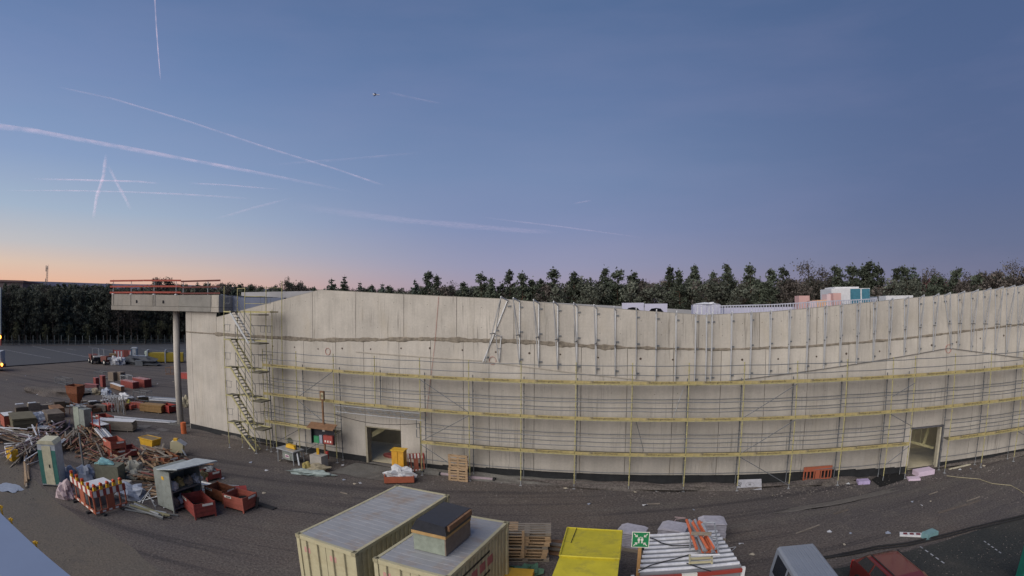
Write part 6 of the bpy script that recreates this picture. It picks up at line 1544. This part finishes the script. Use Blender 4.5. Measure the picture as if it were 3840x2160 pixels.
# ------------------------------------------------------------------ contrails and aircraft
m_con = bpy.data.materials.new('contrail_ice'); m_con.use_nodes = True
n_, l_ = m_con.node_tree.nodes, m_con.node_tree.links
for q in list(n_): n_.remove(q)
out_ = n_.new('ShaderNodeOutputMaterial'); tr_ = n_.new('ShaderNodeBsdfTransparent'); em_ = n_.new('ShaderNodeBsdfTranslucent'); df_ = n_.new('ShaderNodeBsdfDiffuse')
em_.inputs['Color'].default_value = (.98, .80, .84, 1); df_.inputs['Color'].default_value = (.98, .80, .84, 1)
ad_ = n_.new('ShaderNodeAddShader'); l_.new(em_.outputs[0], ad_.inputs[0]); l_.new(df_.outputs[0], ad_.inputs[1])
mx_ = n_.new('ShaderNodeMixShader'); at_ = n_.new('ShaderNodeAttribute'); at_.attribute_name = 'soft'
tc_ = n_.new('ShaderNodeTexCoord'); nz_ = n_.new('ShaderNodeTexNoise'); nz_.inputs['Scale'].default_value = .012; nz_.inputs['Detail'].default_value = 6
l_.new(tc_.outputs['Object'], nz_.inputs['Vector'])
mr_ = n_.new('ShaderNodeMapRange'); mr_.inputs['From Min'].default_value = .35; mr_.inputs['From Max'].default_value = .65; mr_.inputs['To Min'].default_value = .35; mr_.inputs['To Max'].default_value = 1
l_.new(nz_.outputs[0], mr_.inputs['Value'])
ml_ = n_.new('ShaderNodeMath'); ml_.operation = 'MULTIPLY'; l_.new(at_.outputs['Fac'], ml_.inputs[0]); l_.new(mr_.outputs[0], ml_.inputs[1])
l_.new(ml_.outputs[0], mx_.inputs[0]); l_.new(tr_.outputs[0], mx_.inputs[1]); l_.new(ad_.outputs[0], mx_.inputs[2]); l_.new(mx_.outputs[0], out_.inputs[0])
ALT = 900.0
def contrail(label, pts, wpx, alpha, fade=(.15, .15)):
    P3 = []; n = 40
    def cr(t):
        f = t * (len(pts) - 1); i = min(int(f), len(pts) - 2); u = f - i
        return pts[i][0] * (1 - u) + pts[i + 1][0] * u, pts[i][1] * (1 - u) + pts[i + 1][1] * u
    vs, fs, soft = [], [], []
    for k in range(n + 1):
        t = k / n; x, y = cr(t); x1, y1 = cr(min(1, t + .01)); x0, y0 = cr(max(0, t - .01))
        dx, dy = x1 - x0, y1 - y0; L = math.hypot(dx, dy) or 1; nx, ny = -dy / L, dx / L
        w = (wpx[0] * (1 - t) + wpx[1] * t) / 2 * (1 + .35 * noise.noise(Vector((t * 9, len(label), 0))))
        a = alpha * min(1, t / fade[0] if fade[0] else 1, (1 - t) / fade[1] if fade[1] else 1)
        for s, q in ((-1, 0), (-.5, .75), (0, 1), (.5, .75), (1, 0)):
            r = ray(x + nx * w * s, y + ny * w * s); tt = ALT / r.z
            vs.append(tuple(r * tt + Vector((0, 0, CAM_H + 6 * q)))); soft.append(max(0, a * q))
        if k:
            b = (k - 1) * 5
            for j in range(4): fs.append((b + j, b + j + 1, b + j + 6, b + j + 5))
    me = bpy.data.meshes.new('contrail'); me.from_pydata(vs, [], fs); me.materials.append(m_con)
    at = me.attributes.new('soft', 'FLOAT', 'POINT'); at.data.foreach_set('value', soft)
    o = link(bpy.data.objects.new('contrail', me)); tag(o, label, 'contrail', 'contrails in the evening sky')
    o.visible_shadow = True
contrail('near vertical thin contrail entering from the top edge at the left', [(578, -40), (585, 90), (592, 190), (602, 305)], (7, 4), 0.40, (0, .1))
contrail('widest contrail descending from the left edge toward the middle', [(-60, 468), (120, 490), (360, 535), (700, 598), (1000, 655), (1330, 722)], (26, 10), 0.36, (0, .3))
contrail('long fine contrail running parallel above the widest one', [(200, 325), (420, 372), (700, 455), (1000, 555), (1250, 632), (1450, 700)], (5, 8), 0.27, (.2, .08))
contrail('short bright horizontal contrail crossing the steep pair', [(120, 672), (300, 676), (520, 682), (600, 690)], (7, 8), 0.40, (.25, .3))
contrail('thin horizontal contrail right of the short bright one', [(700, 688), (850, 695), (1050, 712)], (7, 4), 0.29, (.3, .3))
contrail('lower thin horizontal contrail below the bright one', [(0, 716), (260, 716), (480, 721), (700, 730), (940, 746)], (4, 8), 0.27, (.2, .2))
contrail('steep smudged pink contrail left of the pair near the horizon', [(398, 578), (388, 660), (362, 740), (350, 822)], (16, 14), 0.40, (.2, .15))
contrail('fainter steep contrail right of the pair near the horizon', [(405, 620), (440, 690), (470, 745), (492, 790)], (14, 14), 0.23, (.2, .25))
contrail('faint long streak low over the middle of the wood', [(1080, 770), (1500, 825), (1950, 865), (2100, 872)], (34, 16), 0.12, (.3, .3))
contrail('faint fine streak low right of the middle', [(1800, 815), (2100, 850), (2420, 893)], (7, 4), 0.16, (.3, .3))
contrail('faint diagonal streak rising right above the widest contrail end', [(1000, 620), (1300, 598), (1600, 572)], (12, 8), 0.10, (.3, .3))
contrail('very faint short streak high right of the middle', [(2150, 765), (2220, 752)], (7, 5), 0.16, (.3, .3))
contrail('faint rising streak in the lower left middle sky', [(800, 825), (950, 780), (1100, 742)], (12, 8), 0.14, (.3, .3))
contrail('pale fine streak crossing toward the aircraft on its right side', [(1440, 345), (1560, 372), (1660, 392)], (10, 5), 0.12, (.3, .3))
pa = At(1409, 355, 1500); pl = thing('aircraft', 'tiny white aircraft with dark wings crossing the open sky', 'aircraft', pa, R(20))
MB().tube((-9, 0, 0), (9, 0, 0), 1.7, 8, 1.4).tube((9, 0, 0), (13, 0, 0), 1.4, 8, .3).build('fuselage', M('aircraft_white', (.9, .9, .9), .4), pl)
for s in (-1, 1): MB().slab([(3, s * 1.2), (-2, s * 1.2), (-6, s * 13), (-3.5, s * 13)], -.3, .3).build('wing', M('aircraft_wing', (.05, .05, .09)), pl)
MB().prism([(-9, 1), (-5.5, 1), (-9, 5)], -.25, .25).build('tail_fin', M('aircraft_white', (.9, .9, .9)), pl)

# ------------------------------------------------------------------ stones and litter
rng = np.random.default_rng(11)
sv, sf = [], []
def stone(x, y, r):
    b = len(sv); th = rnd.uniform(0, 3)
    for k in range(5): sv.append((x + r * math.cos(th + k * 1.26) * rnd.uniform(.6, 1.2), y + r * math.sin(th + k * 1.26) * rnd.uniform(.6, 1.2), 0))
    sv.append((x, y, r * rnd.uniform(.4, .9)))
    for k in range(5): sf.append((b + k, b + (k + 1) % 5, b + 5))
for k in range(9000):
    if k < 5200: px, py = rnd.uniform(60, 3840), rnd.uniform(1640, 2160)
    elif k < 7000: px, py = rnd.uniform(0, 760), rnd.uniform(1400, 1800)
    else: w_, d_ = rnd.uniform(-34, 34), rnd.gauss(27.6, .7); q = P(w_, min(d_, 28.8)); stone(q.x, q.y, rnd.uniform(.02, .08)); continue
    q = G(px, py); stone(q.x, q.y, rnd.uniform(.015, .05) * (1 + (math.hypot(q.x, q.y) > 30) * .6))
s_ = MB(); s_.v = sv; s_.f = sf
tag(s_.build('gravel_stones', M('gravel_stone', (.125, .11, .10), .95, 0, .5, .7)), 'loose gravel stones strewn over the whole site', 'gravel', kind='stuff')
LG = 'small scraps of litter on the gravel'
lit = [MB().poly([(-.14, -.08, .01), (.12, -.10, .03), (.15, .06, .01), (.0, .10, .08), (-.12, .09, .02)], [(0, 1, 3), (1, 2, 3), (0, 3, 4)]).mesh('litter_scrap', m) for m in (m_bag, m_bagb, M('cream_scrap', (.42, .37, .28)))]
spots = [(x, y) for x, y in ((48, 1545), (95, 1410), (25, 1425), (140, 1480), (190, 1505), (175, 1510), (310, 1508), (620, 1398), (650, 1432), (590, 1440), (1060, 1720), (1050, 1728), (1285, 1745), (1290, 1800), (1330, 1815), (1350, 1812), (2210, 1890), (2380, 1845), (2420, 1895), (2560, 1838), (3040, 1822), (3180, 1815), (3420, 1882), (3490, 1880), (3455, 1895), (3190, 2000), (3165, 2042), (3110, 1995), (3330, 2000), (2900, 1858), (1880, 1812), (1930, 1805), (2120, 1832), (2460, 1842), (2490, 1838), (3560, 1760), (3600, 1762), (3640, 1758), (3690, 1748), (1160, 1742), (835, 1795), (990, 1850), (1000, 1765), (940, 1735), (2820, 2080), (2780, 2040), (2600, 1912))]
for k, (x, y) in enumerate(spots):
    o = inst(lit[k % 3], 'litter_scrap', None, G(x, y), (0, 0, rnd.uniform(0, 6)), scale=(rnd.uniform(.45, 1.15),) * 3); tag(o, 'small pale scrap of film or paper lying on the gravel', 'litter', LG)
for k, (x, y, L) in enumerate(((2450, 1890, .7), (3500, 1850, .8), (3650, 1872, 1.2), (3030, 1985, 1.6), (1290, 1850, .5), (780, 1880, .6))):
    flat_piece('loose_lath', ('short lath left of the litter in mid gravel', 'short pale lath right of the pit', 'thin lath at the right over bare ground', 'long dark brown board edge in the bare ground', 'tiny lath before the tarpaulin', 'short lath at the orange red crate')[k], 'lath', G(x, y), L, .06, .04, rnd.uniform(-.5, .5) if k != 3 else .25, m_woodg)
wt = thing('marking_tape', 'red white barrier tape curling on the gravel left of the prop bundle', 'tape', (0, 0, 0)); MB().path([G(x, y) + Vector((0, 0, .02)) for x, y in ((2530, 1940), (2572, 1944), (2535, 1948), (2526, 1960), (2540, 1973), (2558, 1983))], .02, 4).build('tape_run', M('pinkish_tape', (.45, .34, .34)), wt)
wt = thing('cord', 'pale cord curling on the gravel right of the prop bundle', 'cord', (0, 0, 0)); MB().path([G(x, y) + Vector((0, 0, .02)) for x, y in ((2700, 2060), (2760, 2052), (2750, 2062), (2720, 2082), (2690, 2090))], .012, 4).build('cord_run', m_bag, wt)

# ------------------------------------------------------------------ air
